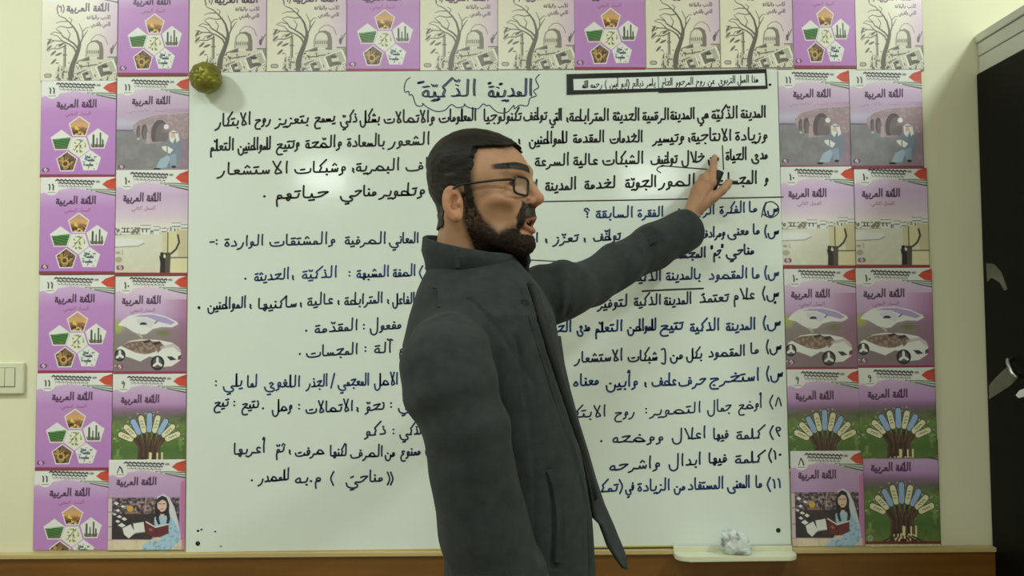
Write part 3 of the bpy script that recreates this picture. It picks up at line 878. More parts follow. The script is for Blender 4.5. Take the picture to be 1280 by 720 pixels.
def header(A, num, title_x=(19, 70), ty=33.5, sub=True, subt='المسار المهني'):
    """white band with black net pattern, red wedge, green sweep, number disc, title"""
    A.poly([(0, 0), (95, 0), (95, 17), (70, 17), (40, 13), (0, 20)], (240, 240, 242), .95, 3)
    for r in range(3):
        for c in range(10):
            x, y = 21 + c * 5 + (r % 2) * 2.5 + r * .8, 3.2 + r * 3.6 + c * .22
            if x > 66: continue
            A.line([(x - 1.9, y + 1.2), (x + .4, y - .4), (x + 2, y + .6)], 1.7 if r < 2 else 1.0, (38, 36, 42), .95 - r * .2)
            A.line([(x + .4, y - .4), (x + 1.4, y + 2.6)], .6, (60, 58, 66), .6)
    for k in range(5):
        A.line([(58 + 3 * k, 15.5 + .7 * k), (76 + k, 16 + 1.1 * k), (95, 19 + 1.6 * k - 2)], .9, ((60, 74, 60), (220, 235, 215), (58, 96, 62), (232, 240, 232), (42, 48, 46))[k], .85, 1.7)
    A.poly([(78, 9.5), (83, 5), (95, 1), (95, 16), (86, 15)], (200, 74, 58), 1, .8)
    A.poly([(83, 5), (95, 1), (95, 6)], (178, 52, 46), .6, 1)
    A.line([(71, 6), (74, 6)], 3.2, (150, 152, 150), .8)
    A.line([(71, 6), (74, 6)], 1.2, (96, 104, 96), .8)
    A.ell(14, 13, 9.6, 9.6, (248, 246, 250), 1, 1)
    if num == '٠١':
        A.line([(12.5, 9), (13.4, 12), (13.2, 16)], 1.7, (40, 34, 42)); A.ell(17, 13.5, 1.1, 1.1, (40, 34, 42))
    elif num == '١١':
        A.line([(10.8, 9), (11.8, 11), (11.6, 16)], 1.6, (40, 34, 42)); A.line([(15.2, 9), (16.4, 11), (16.2, 16)], 1.6, (40, 34, 42))
    elif num == '٩':
        A.ell(13.2, 10.6, 1.8, 2, (40, 34, 42)); A.ell(13.2, 10.4, .7, .8, (230, 228, 232)); A.line([(14.8, 10.5), (14.9, 13), (14, 17)], 1.3, (40, 34, 42))
    else:
        A.line([(10.6, 16.6), (13.6, 8.8)], 1.2, (40, 34, 42)); A.line([(13.6, 8.8), (16, 12), (17.2, 16.6)], 1.7, (40, 34, 42))
    A.line([(9.4, 19.3), (18.6, 19.3)], .9, (110, 104, 112), .8)
    A.text('اللّغة العربية', title_x[1], title_x[0], ty, 9.5, 1.75, INK)
    if sub:
        A.text(subt, title_x[1] - 7, title_x[0] + 11, ty + 10, 4.0, .6, (130, 72, 104), .7)


def footer(A, logo=True, band=(136, 52, 72)):
    A.poly([(0, 118.6), (95, 119.6), (95, 123), (0, 123)], band, .95, .6)
    if logo:
        A.line([(5, 113.2), (9.4, 113.2)], 5.4, (120, 70, 110), .9)
        A.ell(7.2, 113.2, 2.0, 2.2, (226, 214, 226)); A.line([(5.8, 115), (8.4, 112)], .8, (96, 40, 70))


def penta(x, y, r, flip=False):
    s = -1 if not flip else 1
    return [(x + r * math.sin(2 * math.pi * k / 5), y + s * r * math.cos(2 * math.pi * k / 5)) for k in range(5)]


def art_pentagons():
    A = Art(PURPLE)
    A.grad([(0, (208, 190, 220)), (18, (200, 168, 214)), (40, (186, 134, 200)), (123, (178, 122, 194))])
    header(A, '١١')
    n1, n2 = A.noise(5, 1), A.noise(2.2, 2)
    spots = [(49, 59, 0), (72.5, 75, 1), (26.5, 76.5, 2), (49, 83.5, 3), (34, 103.5, 4), (63.5, 102.5, 5)]
    for x, y, k in spots:
        P, Q = penta(x, y, 14.2, k == 3), penta(x, y, 12.6, k == 3)
        A.poly(P, (244, 238, 242), 1, .7)
        m = A.mask(Q)
        Y = A.Y - y
        if k == 0:
            A.blend(m, (196, 150, 128)); A.blend(m * (Y > -6), (206, 160, 108)); A.blend(m * np.clip((Y + 1) / 4, 0, 1), (128, 84, 58))
            A.blend(m * (n2 > .62) * (Y > -2), (240, 190, 96)); A.blend(m * (Y > 5) * (n2 < .5), (66, 44, 40))
        elif k == 1:
            A.blend(m, (236, 232, 240)); A.blend(m * (Y > 6), (130, 122, 108))
            for tx, t0, w in ((-5.5, -7, 2.2), (-1, -3, 1.2), (3.2, -9, 2.4), (6.2, -1, 1.6)):
                A.blend(m * (np.abs(A.X - x - tx) < w / 2 * np.clip((Y - t0 + 4) / 6, .3, 1)) * (Y > t0), (70, 74, 62))
            A.blend(m * (Y > 4) * (n2 > .55), (92, 110, 70))
        elif k == 2:
            A.blend(m, (222, 228, 232)); A.blend(m * np.clip((Y + 4 + (A.X - x) * .12) / 2, 0, 1), (70, 124, 58))
            A.blend(m * (Y > -3) * (np.sin((Y - (A.X - x) * .22) * 1.9) > .35), (38, 78, 40)); A.blend(m * (Y > 7), (96, 98, 74))
        elif k == 3:
            A.blend(m, (236, 230, 206)); A.blend(m * (n2 > .56) * (np.hypot(A.X - x, Y) < 9), (150, 146, 92)); A.blend(m * (n2 > .66) * (np.hypot(A.X - x, Y + 1) < 8), (96, 92, 66))
            A.line([(x - 6, y + 5), (x - 1, y - 2), (x + 5, y - 8)], 1, (110, 104, 66))
        elif k == 4:
            A.blend(m, (122, 92, 66)); A.blend(m * (n1 > .55), (176, 140, 84)); A.blend(m * (n2 < .4), (62, 44, 36))
            A.ell(x - 2, y + 2, 4.6, 4.6, (196, 160, 92)); A.ell(x - 2, y + 2, 2.8, 2.8, (84, 60, 42))
        else:
            A.blend(m, (222, 228, 236))
            for (dx, dy, w) in ((-3, -5, 7), (1, -1, 9), (-1, 5, 10)):
                A.blend(m * (np.abs(Y - dy) < 1.5) * (np.abs(A.X - x - dx) < w / 2), (70, 82, 94))
            A.blend(m * (n2 > .66), (110, 124, 138))
    footer(A)
    return A


def art_tree():
    A = Art((226, 220, 204))
    A.grad([(0, (222, 216, 200)), (60, (224, 216, 204)), (95, (206, 182, 210))], axis=0)
    A.blend(np.clip(1 - A.Y / 26, 0, 1), (226, 208, 226))
    n2 = A.noise(2.2, 8)
    header(A, '١١', (30, 84), 34, False)
    A.text('(٢)', 28, 18, 34, 8, 1.2, INK)
    A.text('الأدب والبلاغة', 86, 56, 44, 4.6, .8, (96, 78, 98))
    A.text('الأدبي والشرعي', 86, 61, 52.5, 4.4, .75, (96, 78, 98))
    D = (98, 92, 84)
    # old city behind the tree
    A.line([(61, 76), (63, 69), (68, 64.5), (74, 64), (80, 68), (83, 76)], .8, D, .8)
    A.poly([(56, 93), (56, 84), (58, 76), (63, 71.5), (70, 70.5), (76, 74), (78, 82), (78, 96), (70, 96), (70, 84), (60, 84)], (120, 114, 104), 1)
    A.ell(65.5, 81, 7.3, 8, (214, 210, 198)); A.poly([(57, 82), (72.5, 82), (72.5, 92), (57, 92)], (200, 196, 184))
    for k in range(6): A.line([(58.5 + 2.6 * k, 84), (58.5 + 2.6 * k, 87)], 1.1, D)
    A.line([(29.5, 79), (29.5, 106)], 3.4, (160, 154, 142)); A.line([(30.6, 80), (30.6, 106)], 1.3, D)
    A.line([(27.5, 89), (32, 89)], 1.2, D); A.line([(29.5, 74), (29.5, 80)], .9, D)
    A.poly([(18, 121), (19, 110), (26, 104), (40, 104), (48, 100), (52, 95), (60, 93), (76, 95), (92, 90), (95, 100), (95, 123), (18, 123)], (206, 201, 188), 1)
    for (x0, y0, x1, y1) in ((46, 97, 60, 92), (50, 104, 70, 101), (22, 112, 22, 120), (28, 110, 28, 118), (46, 112, 56, 108), (84, 92, 95, 92)):
        A.line([(x0, y0), (x1, y1)], 1.6, D, .8)
    A.poly([(84, 96), (95, 92), (95, 106), (86, 108)], (136, 130, 122)); A.poly([(50, 97), (60, 92), (61, 96)], D)
    A.blend((n2 > .64) * (A.Y > 98) * (A.X > 18), D)
    # tree
    A.line([(39, 123), (37.6, 112), (39.5, 102), (43, 93), (46.5, 83), (48, 76)], 7.4, D, 1, 4.2)
    for P, w in (([(48, 79), (47, 70), (44.5, 61), (40, 54), (35.5, 49), (29, 43)], 3.2), ([(47, 82), (41, 75), (33.5, 70), (27, 66), (24, 61), (19, 57)], 2.4), ([(44.5, 87), (41, 80), (35, 75.5), (26, 71.5), (16, 71), (8, 69)], 2.2),
                 ([(31, 77), (22, 81), (13, 81), (8, 85)], 1.6), ([(48, 76), (51.5, 68.5), (51.5, 60), (47, 50)], 2), ([(51.5, 68), (56, 61), (58, 58)], 1.4), ([(51.5, 60), (56, 55), (60, 55)], 1.1), ([(40, 54), (33, 55), (24, 53), (18, 56)], 1.5),
                 ([(36, 50), (38, 45), (34, 42)], 1.2), ([(29, 43), (22, 40), (19, 36)], 1.3), ([(33, 47), (24, 47), (18, 49)], 1.2), ([(33.5, 70), (36, 63), (32, 57)], 1.3), ([(26, 71), (20, 65), (12, 63)], 1.2), ([(24, 62), (16, 60), (11, 63)], 1), ([(16, 71), (9, 75), (8, 79)], 1.2), ([(26, 75), (20, 76), (17, 80)], 1)):
        A.line(P, w, D, 1, max(.6, w * .35))
    for (x, y, r) in ((15.5, 86.5, -.75), (16, 97, -.8), (10, 80, -.8), (22, 88, -.4), (10, 72, -1), (25, 76, -.6)):
        A.ell(x, y, 4.4, 1.3, D, 1, .5, r)
    # postage stamps with plain grey portraits
    for (x, y, w, h, rot) in ((59, 115, 15, 14, -.38), (82, 106.5, 25, 18, -.38), (46, 120, 10, 9, -.4)):
        c, s = math.cos(rot), math.sin(rot)
        def R(a, b): return (x + a * c - b * s, y + a * s + b * c)
        A.poly([R(-w / 2, -h / 2), R(w / 2, -h / 2), R(w / 2, h / 2), R(-w / 2, h / 2)], (232, 228, 214))
        A.poly([R(-w * .4, -h * .4), R(w * .4, -h * .4), R(w * .4, h * .4), R(-w * .4, h * .4)], (176, 172, 160))
        A.poly([R(-w * .4, -h * .4), R(w * .1, -h * .4), R(w * .02, h * .4), R(-w * .4, h * .4)], (112, 108, 100))
        p = R(-w * .02, h * .02); A.ell(p[0], p[1], w * .17, h * .26, (206, 202, 190)); p = R(-w * .02, h * .3); A.ell(p[0], p[1], w * .24, h * .13, (92, 88, 82))
        p = R(-w * .03, -h * .2); A.ell(p[0], p[1], w * .16, h * .1, (70, 66, 62))
        k = -w / 2 + 1.5
        while k < w / 2:
            p = R(k, -h / 2); A.ell(p[0], p[1], .55, .55, (120, 116, 106)); p = R(k, h / 2); A.ell(p[0], p[1], .55, .55, (120, 116, 106)); k += 2.8
    A.line([(7, 114.5), (11.4, 114.5)], 5.2, (122, 116, 110), .9); A.line([(7, 114.5), (11, 114.5)], 2.6, (190, 184, 174), .9)
    A.line([(0, 121.5), (95, 121.5)], 1.5, (104, 90, 92), .9)
    A.line([(90, 77), (88, 86), (94, 74)], 1.2, D); A.ell(88, 84, 1.8, 4, D)
    return A


def art_bridge():
    A = Art(LILAC)
    A.grad([(0, (226, 218, 232)), (30, (200, 176, 208)), (60, (178, 156, 188)), (67, (170, 152, 180)), (68, (134, 130, 140)), (100, (126, 124, 130)), (123, (134, 126, 134))])
    n1, n2 = A.noise(9, 3), A.noise(2.5, 4)
    A.blend(np.clip((n1 - .4) * 1.5, 0, .5) * (A.Y > 68), (152, 150, 158))
    A.blend(np.clip((70 - A.X) / 60, 0, 1) * np.clip(1 - np.abs(A.Y - 58) / 10, 0, 1) * .7, (196, 200, 218))
    A.line([(0, 67), (26, 67.5)], 1.6, (84, 96, 128), .9)
    A.blend(np.clip((A.X - 55) / 40, 0, 1) * (A.Y > 40) * .45, (172, 120, 160))
    header(A, '١١', sub=False)
    A.text('المسار الأكاديمي', 66, 12, 43.5, 3, .5, (150, 110, 160), .6)
    A.poly([(22, 68), (22, 60), (30, 53.5), (48, 48), (95, 45), (95, 78), (66, 79), (56, 84), (42, 84), (40, 78), (33, 76), (24, 72)], (160, 138, 150), 1, 1.2)
    A.blend(A.mask([(22, 68), (22, 60), (30, 53.5), (48, 48), (95, 45), (95, 78), (56, 84), (42, 84)]) * np.clip((n2 - .5) * 2, 0, .45), (196, 178, 184))
    A.line([(22, 60), (30, 53.5), (48, 48), (95, 45)], 1.2, (198, 178, 194), .8)
    for (x, y, rx, ry, base) in ((28.8, 69, 2.6, 8, 76), (36.8, 69.5, 4, 10, 79), (57, 72, 11.5, 18, 82)):
        m = (np.hypot((A.X - x) / rx, (A.Y - y) / ry) < 1) * (A.Y < base)
        A.blend(m, (96, 84, 92)); m2 = (np.hypot((A.X - x - rx * .25) / (rx * .75), (A.Y - y - 2) / (ry * .85)) < 1) * (A.Y < base)
        A.blend(m2 * 1., (118, 106, 112))
    A.ell(65.5, 63, 3.4, 3.4, (226, 220, 226)); A.poly([(60, 66), (71, 66), (70, 70), (60, 70)], (140, 120, 130))
    A.ell(29, 78, 2, 1.4, (190, 178, 184)); A.poly([(40, 70), (44, 70), (45, 84), (39, 84)], (178, 160, 166), .9)
    # seated reader in white headscarf and grey robe
    A.poly([(66, 80), (72, 77), (80, 77), (86, 84), (87, 98), (80, 112), (52, 116), (56, 107), (66, 98), (64, 90)], (124, 132, 152), 1, .8)
    A.poly([(58, 104), (68, 99), (72, 103), (66, 115), (52, 115.5)], (160, 178, 200), 1, 1); A.poly([(70, 99), (79, 97), (80, 112), (72, 114)], (142, 156, 182), 1, 1)
    A.poly([(70, 70), (75, 67.5), (81, 70), (83, 80), (79, 83), (78, 76), (74, 84), (70, 80)], (238, 236, 238), 1, .6)
    A.ell(74.6, 75, 3, 3.8, (206, 176, 164)); A.line([(72, 70.5), (80, 70.5)], 1, (70, 60, 66)); A.poly([(72, 77), (77.5, 77), (75, 82)], (236, 234, 236))
    A.poly([(60, 88), (67, 87), (75, 92), (71, 97), (66, 95), (61, 91)], (244, 242, 236)); A.line([(67, 87), (67, 95)], 1.4, (120, 132, 96))
    A.ell(54, 116.3, 4.4, 1.3, (36, 32, 38)); A.ell(76, 113.6, 3, 1.5, (36, 32, 38))
    footer(A, True, (134, 62, 84))
    return A


def art_harbour():
    A = Art(LILAC)
    A.grad([(0, (226, 212, 232)), (30, (202, 174, 212)), (55, (212, 194, 214)), (68, (226, 220, 214)), (72, (214, 212, 200)), (123, (206, 202, 186))])
    n1, n2 = A.noise(7, 5), A.noise(2.4, 6)
    header(A, '٠١', (9, 59), 36, True, 'الفصل الثاني')
    A.blend((A.Y > 66.5) * (A.Y < 75) * (n2 < .48), (126, 122, 116)); A.line([(0, 75.5), (95, 73)], 1, (146, 142, 134), .8)
    for (x0, x1, y0) in ((8, 20, 68), (33, 46, 64.5), (50, 58, 66), (74, 86, 62), (86, 95, 64), (60, 68, 68)):
        A.poly([(x0, y0), (x1, y0), (x1, 75), (x0, 75)], (232, 230, 224)); A.line([(x0 + 1, y0 + 4), (x1 - 1, y0 + 4)], 1.4, (96, 92, 90), .75); A.line([(x0, y0), (x1, y0)], .7, (110, 104, 104))
    for x in (36, 41, 78, 82, 12, 16): A.line([(x, 69), (x, 72)], 1.6, (60, 58, 60))
    A.poly([(0, 80), (10, 79), (36, 81), (38, 84), (30, 88), (0, 89)], (230, 230, 222), 1, 1); A.line([(0, 89.5), (30, 88.5), (38, 85)], 1.2, (150, 148, 138), .9)
    A.blend(np.clip((n1 - .5) * 1.4, 0, .3) * (A.Y > 90), (226, 222, 208))
    A.ell(4, 96, 3, 1.5, (150, 146, 134), .8); A.line([(10, 93), (10, 98)], 1, (140, 136, 124), .7); A.ell(5, 104, 4.5, 3.4, (150, 144, 122), .7, 1)
    # luggage pile with a porter
    S = (214, 204, 168)
    A.poly([(61, 74), (68, 72), (69, 97), (62, 97)], (206, 198, 166)); A.poly([(69, 74), (72, 71.5), (80, 71.5), (83, 74), (82, 97), (69, 97)], S)
    A.poly([(80, 69), (95, 70), (95, 101), (83, 101)], (200, 190, 158)); A.poly([(73, 102), (95, 102), (95, 121), (74, 121)], (220, 210, 174)); A.line([(73, 102), (95, 102)], 1.3, (92, 80, 58))
    A.line([(69, 73), (69, 97)], 1.3, (84, 72, 54)); A.line([(82, 76), (84, 84), (80, 92), (74, 97), (66, 99)], 2.2, (50, 44, 40)); A.line([(61, 97), (74, 97)], 1.6, (80, 70, 56))
    A.ell(61.5, 98, 2.4, 2.4, (34, 30, 32)); A.poly([(58, 100), (66, 100), (68, 107), (66, 121), (59, 121), (59.5, 108)], (40, 36, 38), 1, .7); A.poly([(66, 99), (73, 98), (72, 121), (66, 121)], (86, 76, 66)); A.ell(65, 100.5, 1.6, 2, (214, 210, 204))
    footer(A, True, (140, 44, 56))
    return A


def art_car():
    A = Art(LILAC)
    A.grad([(0, (228, 216, 234)), (30, (206, 178, 214)), (52, (192, 160, 204)), (60, (164, 140, 168)), (74, (140, 128, 132)), (100, (128, 116, 120)), (123, (138, 112, 126))])
    n1, n2 = A.noise(6, 9), A.noise(2.6, 10)
    A.blend(np.clip((A.X - 60) / 36, 0, 1) * (A.Y > 30) * .6, (158, 92, 138))
    A.ell(4, 64, 7, 7, (168, 178, 84), .8, 6); A.ell(64, 72, 8, 3.4, (112, 120, 66), .8, 4)
    header(A, '٠١', (8, 60), 35, True)
    W = (236, 234, 240)
    A.poly([(4, 62), (9, 56), (18, 50.5), (30, 48), (48, 47.5), (66, 51), (82, 58), (84, 61), (76, 65), (62, 64.5), (50, 67), (42, 73), (33, 74), (24, 70), (14, 64)], W, 1, .8)
    A.poly([(24, 51.5), (34, 49), (50, 49), (68, 53), (80, 59), (74, 62), (58, 58), (42, 52)], (170, 150, 204), .95, 1.2); A.poly([(27, 54), (40, 52.5), (54, 58), (48, 66), (36, 62), (30, 60)], (206, 204, 222), .9, 1)
    A.poly([(33, 60), (36, 58.5), (41, 59), (42.5, 61.5), (33, 61.5)], (40, 36, 46)); A.line([(53, 60), (56, 57)], 1.3, (60, 56, 70)); A.line([(32, 73), (36, 77)], 2.6, (190, 178, 140))
    A.poly([(1.5, 96), (4, 90), (11, 86), (20, 81.5), (34, 79.5), (58, 80.5), (76, 84), (85, 90), (88, 97), (87, 106), (76, 113), (64, 114), (57, 102), (46, 101), (34, 107), (20, 102), (12, 100), (5, 104)], W, 1, .8)
    A.poly([(8, 87), (20, 82.5), (40, 81), (60, 83), (66, 88), (58, 96), (40, 98), (28, 96), (16, 91)], (122, 98, 92), 1, 1); A.blend(A.mask([(8, 87), (20, 82.5), (40, 81), (60, 83), (58, 96), (40, 98), (28, 96)]) * np.clip((n2 - .48) * 4, 0, .7), (172, 152, 142))
    A.poly([(37, 82), (46, 80), (49, 82), (40, 84.5)], (54, 44, 50)); A.poly([(50, 84), (59, 82), (62, 84.5), (53, 87)], (54, 44, 50)); A.line([(18, 94), (30, 102), (42, 100), (56, 95)], 1.6, (250, 248, 252))
    A.line([(62, 90), (78, 87), (86, 94)], 4, (188, 170, 178), .8); A.poly([(69, 101), (76, 101), (82, 105), (74, 106)], (54, 46, 58)); A.poly([(84, 101), (88, 99), (88, 104), (84, 106)], (90, 60, 80))
    for (x, y, r) in ((7, 99, 7.4), (57, 109, 9)):
        A.ell(x, y, r, r, (34, 30, 36)); A.ell(x, y, r * .66, r * .72, (92, 84, 92))
        for k in range(3):
            a = k * 2.094 + .5
            A.line([(x, y), (x + math.cos(a) * r * .6, y + math.sin(a) * r * .66)], 3.2, (238, 236, 240))
    A.line([(0, 112), (8, 113)], 1, (240, 238, 242))
    footer(A, True, (138, 56, 80))
    return A


def art_booktree():
    A = Art(LILAC)
    A.grad([(0, (224, 208, 230)), (20, (198, 168, 208)), (38, (182, 140, 192)), (46, (134, 104, 138)), (54, (104, 104, 90)), (66, (112, 138, 76)), (84, (92, 122, 58)), (96, (78, 108, 56)), (123, (112, 132, 66))])
    n1, n2 = A.noise(8, 11), A.noise(3, 12)
    A.blend(np.clip((n1 - .45) * 2, 0, .6) * np.clip((A.Y - 48) / 10, 0, 1), (60, 84, 44)); A.blend(np.clip((n1 - .6) * 3, 0, .6) * np.clip((A.Y - 58) / 10, 0, 1), (150, 176, 96))
    header(A, '٩', (10, 60), 35.5, False)
    cx, cy = 48, 100
    for k in range(46):
        a = -1.15 + 2.3 * (k % 23) / 22
        r = 38 + 10 * A.rs.rand()
        A.ell(cx + math.sin(a) * r * 1.05, 104 - math.cos(a) * r * 1.2, 1.1, .8, (198, 196, 168) if k % 3 else (180, 140, 190), .9)
    DK = (62, 44, 40)
    for k in range(9):
        a = -.98 + 1.96 * k / 8
        tip = (cx + math.sin(a) * 34, 96 - math.cos(a) * 27)
        A.line([(cx + (k - 4) * 3.2, 112), (cx + (k - 4) * 2.8, 92), ((tip[0] + cx) / 2 + (k - 4) * 1.2, 82), tip], 6.2, DK if k % 2 else (84, 62, 52), 1, 3.4)
        A.line([(cx + (k - 4) * 3.2 + .8, 112), (cx + (k - 4) * 2.8 + .8, 92), (tip[0] * .6 + cx * .4, 80)], .8, (124, 98, 78), .8)
    for k in range(9):
        a = -1.02 + 2.04 * k / 8
        b0 = (cx + math.sin(a) * 28, 94 - math.cos(a) * 24)
        b1 = (cx + math.sin(a) * 43, 100 - math.cos(a) * 46)
        blue = k in (2, 4, 6)
        if k == 4: b1 = (b1[0], b1[1] - 2)
        A.line([b0, b1], 8.6, (52, 42, 44), .9); A.line([b0, b1], 7, (150, 178, 222) if blue else (222, 216, 184), 1)
        for t in (.25, .5, .75):
            x, y = b0[0] + (b1[0] - b0[0]) * t, b0[1] + (b1[1] - b0[1]) * t
            if not blue: A.line([(x - 1.6, y + .8), (x, y - .8), (x + 1.6, y + .4)], .8, (112, 104, 80), .9)
    A.poly([(34, 118), (37, 104), (58, 104), (62, 118)], DK, 1, 1.5)
    A.text('لسان العرب', 65, 36, 112, 13, 2.2, (222, 210, 160))
    for k in range(7): A.line([(48 + (k - 3) * 4, 110), (48 + (k - 3) * 9, 117)], 2, DK, .9)
    A.poly([(0, 115.5), (95, 116), (95, 119), (0, 118.6)], (108, 48, 44), 1, .6); A.poly([(0, 118.8), (95, 119.2), (95, 123), (0, 123)], (206, 190, 160))
    for k in range(8): A.ell(8 + 12 * k + 3 * A.rs.rand(), 121, 1.5, 1, (238, 232, 222))
    A.ell(7.5, 112, 3.6, 3.6, (170, 172, 150), .9); A.line([(5.6, 113.5), (9, 110.6)], .9, (92, 70, 70))
    return A


def art_girl():
    A = Art(LILAC)
    A.grad([(0, (222, 206, 228)), (20, (196, 164, 204)), (50, (182, 146, 194)), (123, (176, 138, 188))])
    n1, n2 = A.noise(6, 13), A.noise(2.6, 14)
    header(A, '٨', (9, 59), 32, False)
    A.poly([(0, 48), (4.5, 48), (4.5, 104), (0, 104)], (206, 190, 192)); [A.line([(0, y), (4.5, y)], .8, (110, 84, 90)) for y in (49, 67, 86, 103)]
    m = A.mask([(5, 49), (88, 49), (88, 103), (5, 102)])
    A.blend(m, (46, 38, 46)); A.blend(m * (A.Y < 70), (92, 78, 92)); A.blend(m * (A.Y < 70) * np.clip((n2 - .5) * 5, 0, 1), (168, 146, 146)); A.blend(m * (A.Y < 72) * (n2 < .4), (52, 42, 54))
    A.blend(m * (A.Y > 70) * np.clip((n1 - .5) * 2, 0, .4), (90, 62, 60))
    A.ell(27, 63, 4.2, 4, (206, 160, 76)); A.line([(22, 68), (36, 68)], 2.4, (150, 112, 90), .8); A.line([(46, 52), (46, 66)], 1, (190, 170, 160))
    P = (238, 236, 240)
    for (x, y, w, h, r) in ((10, 56, 3.4, 2.2, .3), (18, 60, 3, 2, -.4), (12, 65, 3, 2, .5), (8, 70, 2.6, 1.6, 0), (14, 73, 3.6, 2, .3), (20, 76, 3.6, 2.4, -.4), (12, 79, 3.2, 2, .4), (17, 84, 5, 3, .2)):
        A.poly([(x - w, y), (x, y - h), (x + w, y + h * .2), (x + .3, y + h)], P)
    A.poly([(18, 88), (28, 83), (34, 94), (26, 101), (20, 96)], P); A.poly([(31, 82), (44, 80), (46, 93), (33, 95)], P); A.line([(33, 94), (46, 93)], .8, (150, 140, 150))
    A.poly([(0, 103), (95, 103), (95, 123), (0, 123)], (214, 200, 178)); A.blend((A.Y > 103) * np.clip((n1 - .5) * 2, 0, .5), (186, 170, 150))
    A.poly([(60, 48), (68, 44), (76, 49), (82, 62), (87, 80), (90, 100), (84, 112), (76, 112), (74, 84), (60, 74)], (206, 206, 228), 1, 1)
    A.poly([(57, 75), (62, 70), (72, 70), (80, 76), (88, 92), (88, 106), (76, 117), (40, 119), (44, 110), (54, 102), (58, 96)], (164, 196, 222), 1, 1)
    A.blend(A.mask([(57, 75), (80, 76), (88, 92), (88, 106), (76, 117), (40, 119), (54, 102)]) * np.clip((n2 - .52) * 4, 0, .8), (112, 152, 196))
    A.poly([(58, 72), (57.5, 58), (61, 50), (66.5, 46.5), (72, 49), (75.5, 58), (75, 72)], (38, 30, 38)); A.ell(66.5, 59, 5.9, 8.2, (228, 190, 178)); A.poly([(60, 52), (66.5, 48), (73, 52), (70, 53), (66.5, 51.5), (62, 55)], (38, 30, 38))
    for x in (64, 69): A.line([(x - 1.2, 57), (x + 1.2, 57)], .9, (60, 44, 50))
    A.line([(65, 63.6), (68.2, 63.6)], .9, (176, 80, 84)); A.line([(66.5, 58), (66.4, 61)], .6, (190, 140, 128))
    A.line([(62, 66), (61, 76), (63, 82)], 4.2, (40, 30, 44), 1, 3); A.line([(73, 66), (75, 76), (73.5, 84)], 4.2, (40, 30, 44), 1, 3); A.poly([(64, 70), (70, 70), (67, 76)], (222, 184, 172))
    A.poly([(46, 80), (50, 79), (60, 87), (75, 82), (75, 95), (61, 101), (48, 96)], (104, 40, 52)); A.line([(47, 80), (59, 87), (75, 83)], 1.5, (232, 222, 214)); A.line([(60, 88), (60, 100)], .8, (60, 24, 34)); A.ell(53, 90, 2.4, 1.6, (190, 130, 130), .7, 1, .5)
    A.ell(61, 102, 4.4, 2.4, (228, 192, 180)); A.line([(54, 104), (62, 101)], 3, (228, 192, 180))
    A.poly([(89, 30), (95, 26), (95, 120), (92, 120), (90, 80)], (196, 110, 166), .8, 1.5)
    return A


ARTS = {'pentagon': art_pentagons(), 'tree': art_tree(), 'bridge': art_bridge(), 'harbour': art_harbour(), 'car': art_car(), 'book_tree': art_booktree(), 'girl': art_girl()}
MESH = {}


def sheet_mesh(kind, y0=0.0, y1=1.0, curl=0.0, seed=0):
    """unit sheet (x 0..1, z 0..-1) with its print; y0..y1 keeps only that span of its height"""
    key = (kind, y0, y1, curl)
    if key in MESH: return MESH[key]
    A = ARTS[kind]
    r0, r1 = int(round(y0 * (A.ny - 1))), int(round(y1 * (A.ny - 1)))
    C = A.C[r0:r1 + 1] / 255.0
    C = np.clip(C, 0, 1)
    lin = np.where(C <= .04045, C / 12.92, ((C + .055) / 1.055) ** 2.4)
    lin = np.clip(1.22 * lin + .02, 0, .9)
    ny, nx = C.shape[:2]
    gx, gz = np.meshgrid(np.linspace(0, 1, nx), -np.linspace(y0, y1, ny))
    n = nx * ny
    rs = np.random.RandomState(seed + 3)
    ph = rs.rand(4) * 6
    wob = .00045 * (np.sin(gx * 5 + ph[0]) * np.sin(gz * 6 + ph[1]) + .5 * np.sin(gx * 11 + gz * 7 + ph[2]))
    front = np.stack([gx, -.0011 + wob * .5 - .0012 * curl * np.abs(gx - .5) ** 3 * 8, gz], -1).reshape(-1, 3)
    idx = np.arange(n).reshape(ny, nx)
    q = np.stack([idx[:-1, :-1], idx[1:, :-1], idx[1:, 1:], idx[:-1, 1:]], -1).reshape(-1, 4)
    rim = np.concatenate([idx[0, :], idx[1:, -1], idx[-1, -2::-1], idx[-2:0:-1, 0]])
    back = front[rim] * np.array([1, 0, 1]) + np.array([0, -.0005, 0])
    V = np.concatenate([front, back])
    bi = n + np.arange(len(rim))
    rq = np.stack([rim, np.roll(rim, -1), np.roll(bi, -1), bi], -1)
    faces = np.concatenate([q, rq])
    me = bpy.data.meshes.new('cover_sheet')
    me.vertices.add(len(V)); me.vertices.foreach_set('co', V.ravel())
    nf = len(faces)
    me.loops.add(nf * 4 + len(bi)); me.loops.foreach_set('vertex_index', np.concatenate([faces.ravel(), bi[::-1]]))
    me.polygons.add(nf + 1)
    me.polygons.foreach_set('loop_start', np.arange(nf + 1) * 4)
    me.update(calc_edges=True)
    at = me.color_attributes.new('print', 'FLOAT_COLOR', 'POINT')
    col = np.ones((len(V), 4)); col[:n, :3] = lin.reshape(-1, 3); col[n:, :3] = .75
    at.data.foreach_set('color', col.ravel())
    me.materials.append(M['print'])
    me.validate()
    MESH[key] = me
    return me


LOOK = {'pentagon': 'purple poster with six photo pentagons', 'tree': 'beige poster with bare tree and old city', 'bridge': 'mauve poster of an arched stone bridge',
        'harbour': 'poster of harbour and piled suitcases', 'car': 'poster of white futuristic car', 'book_tree': 'green-purple poster of a tree of books', 'girl': 'poster of girl reading by flying pages'}


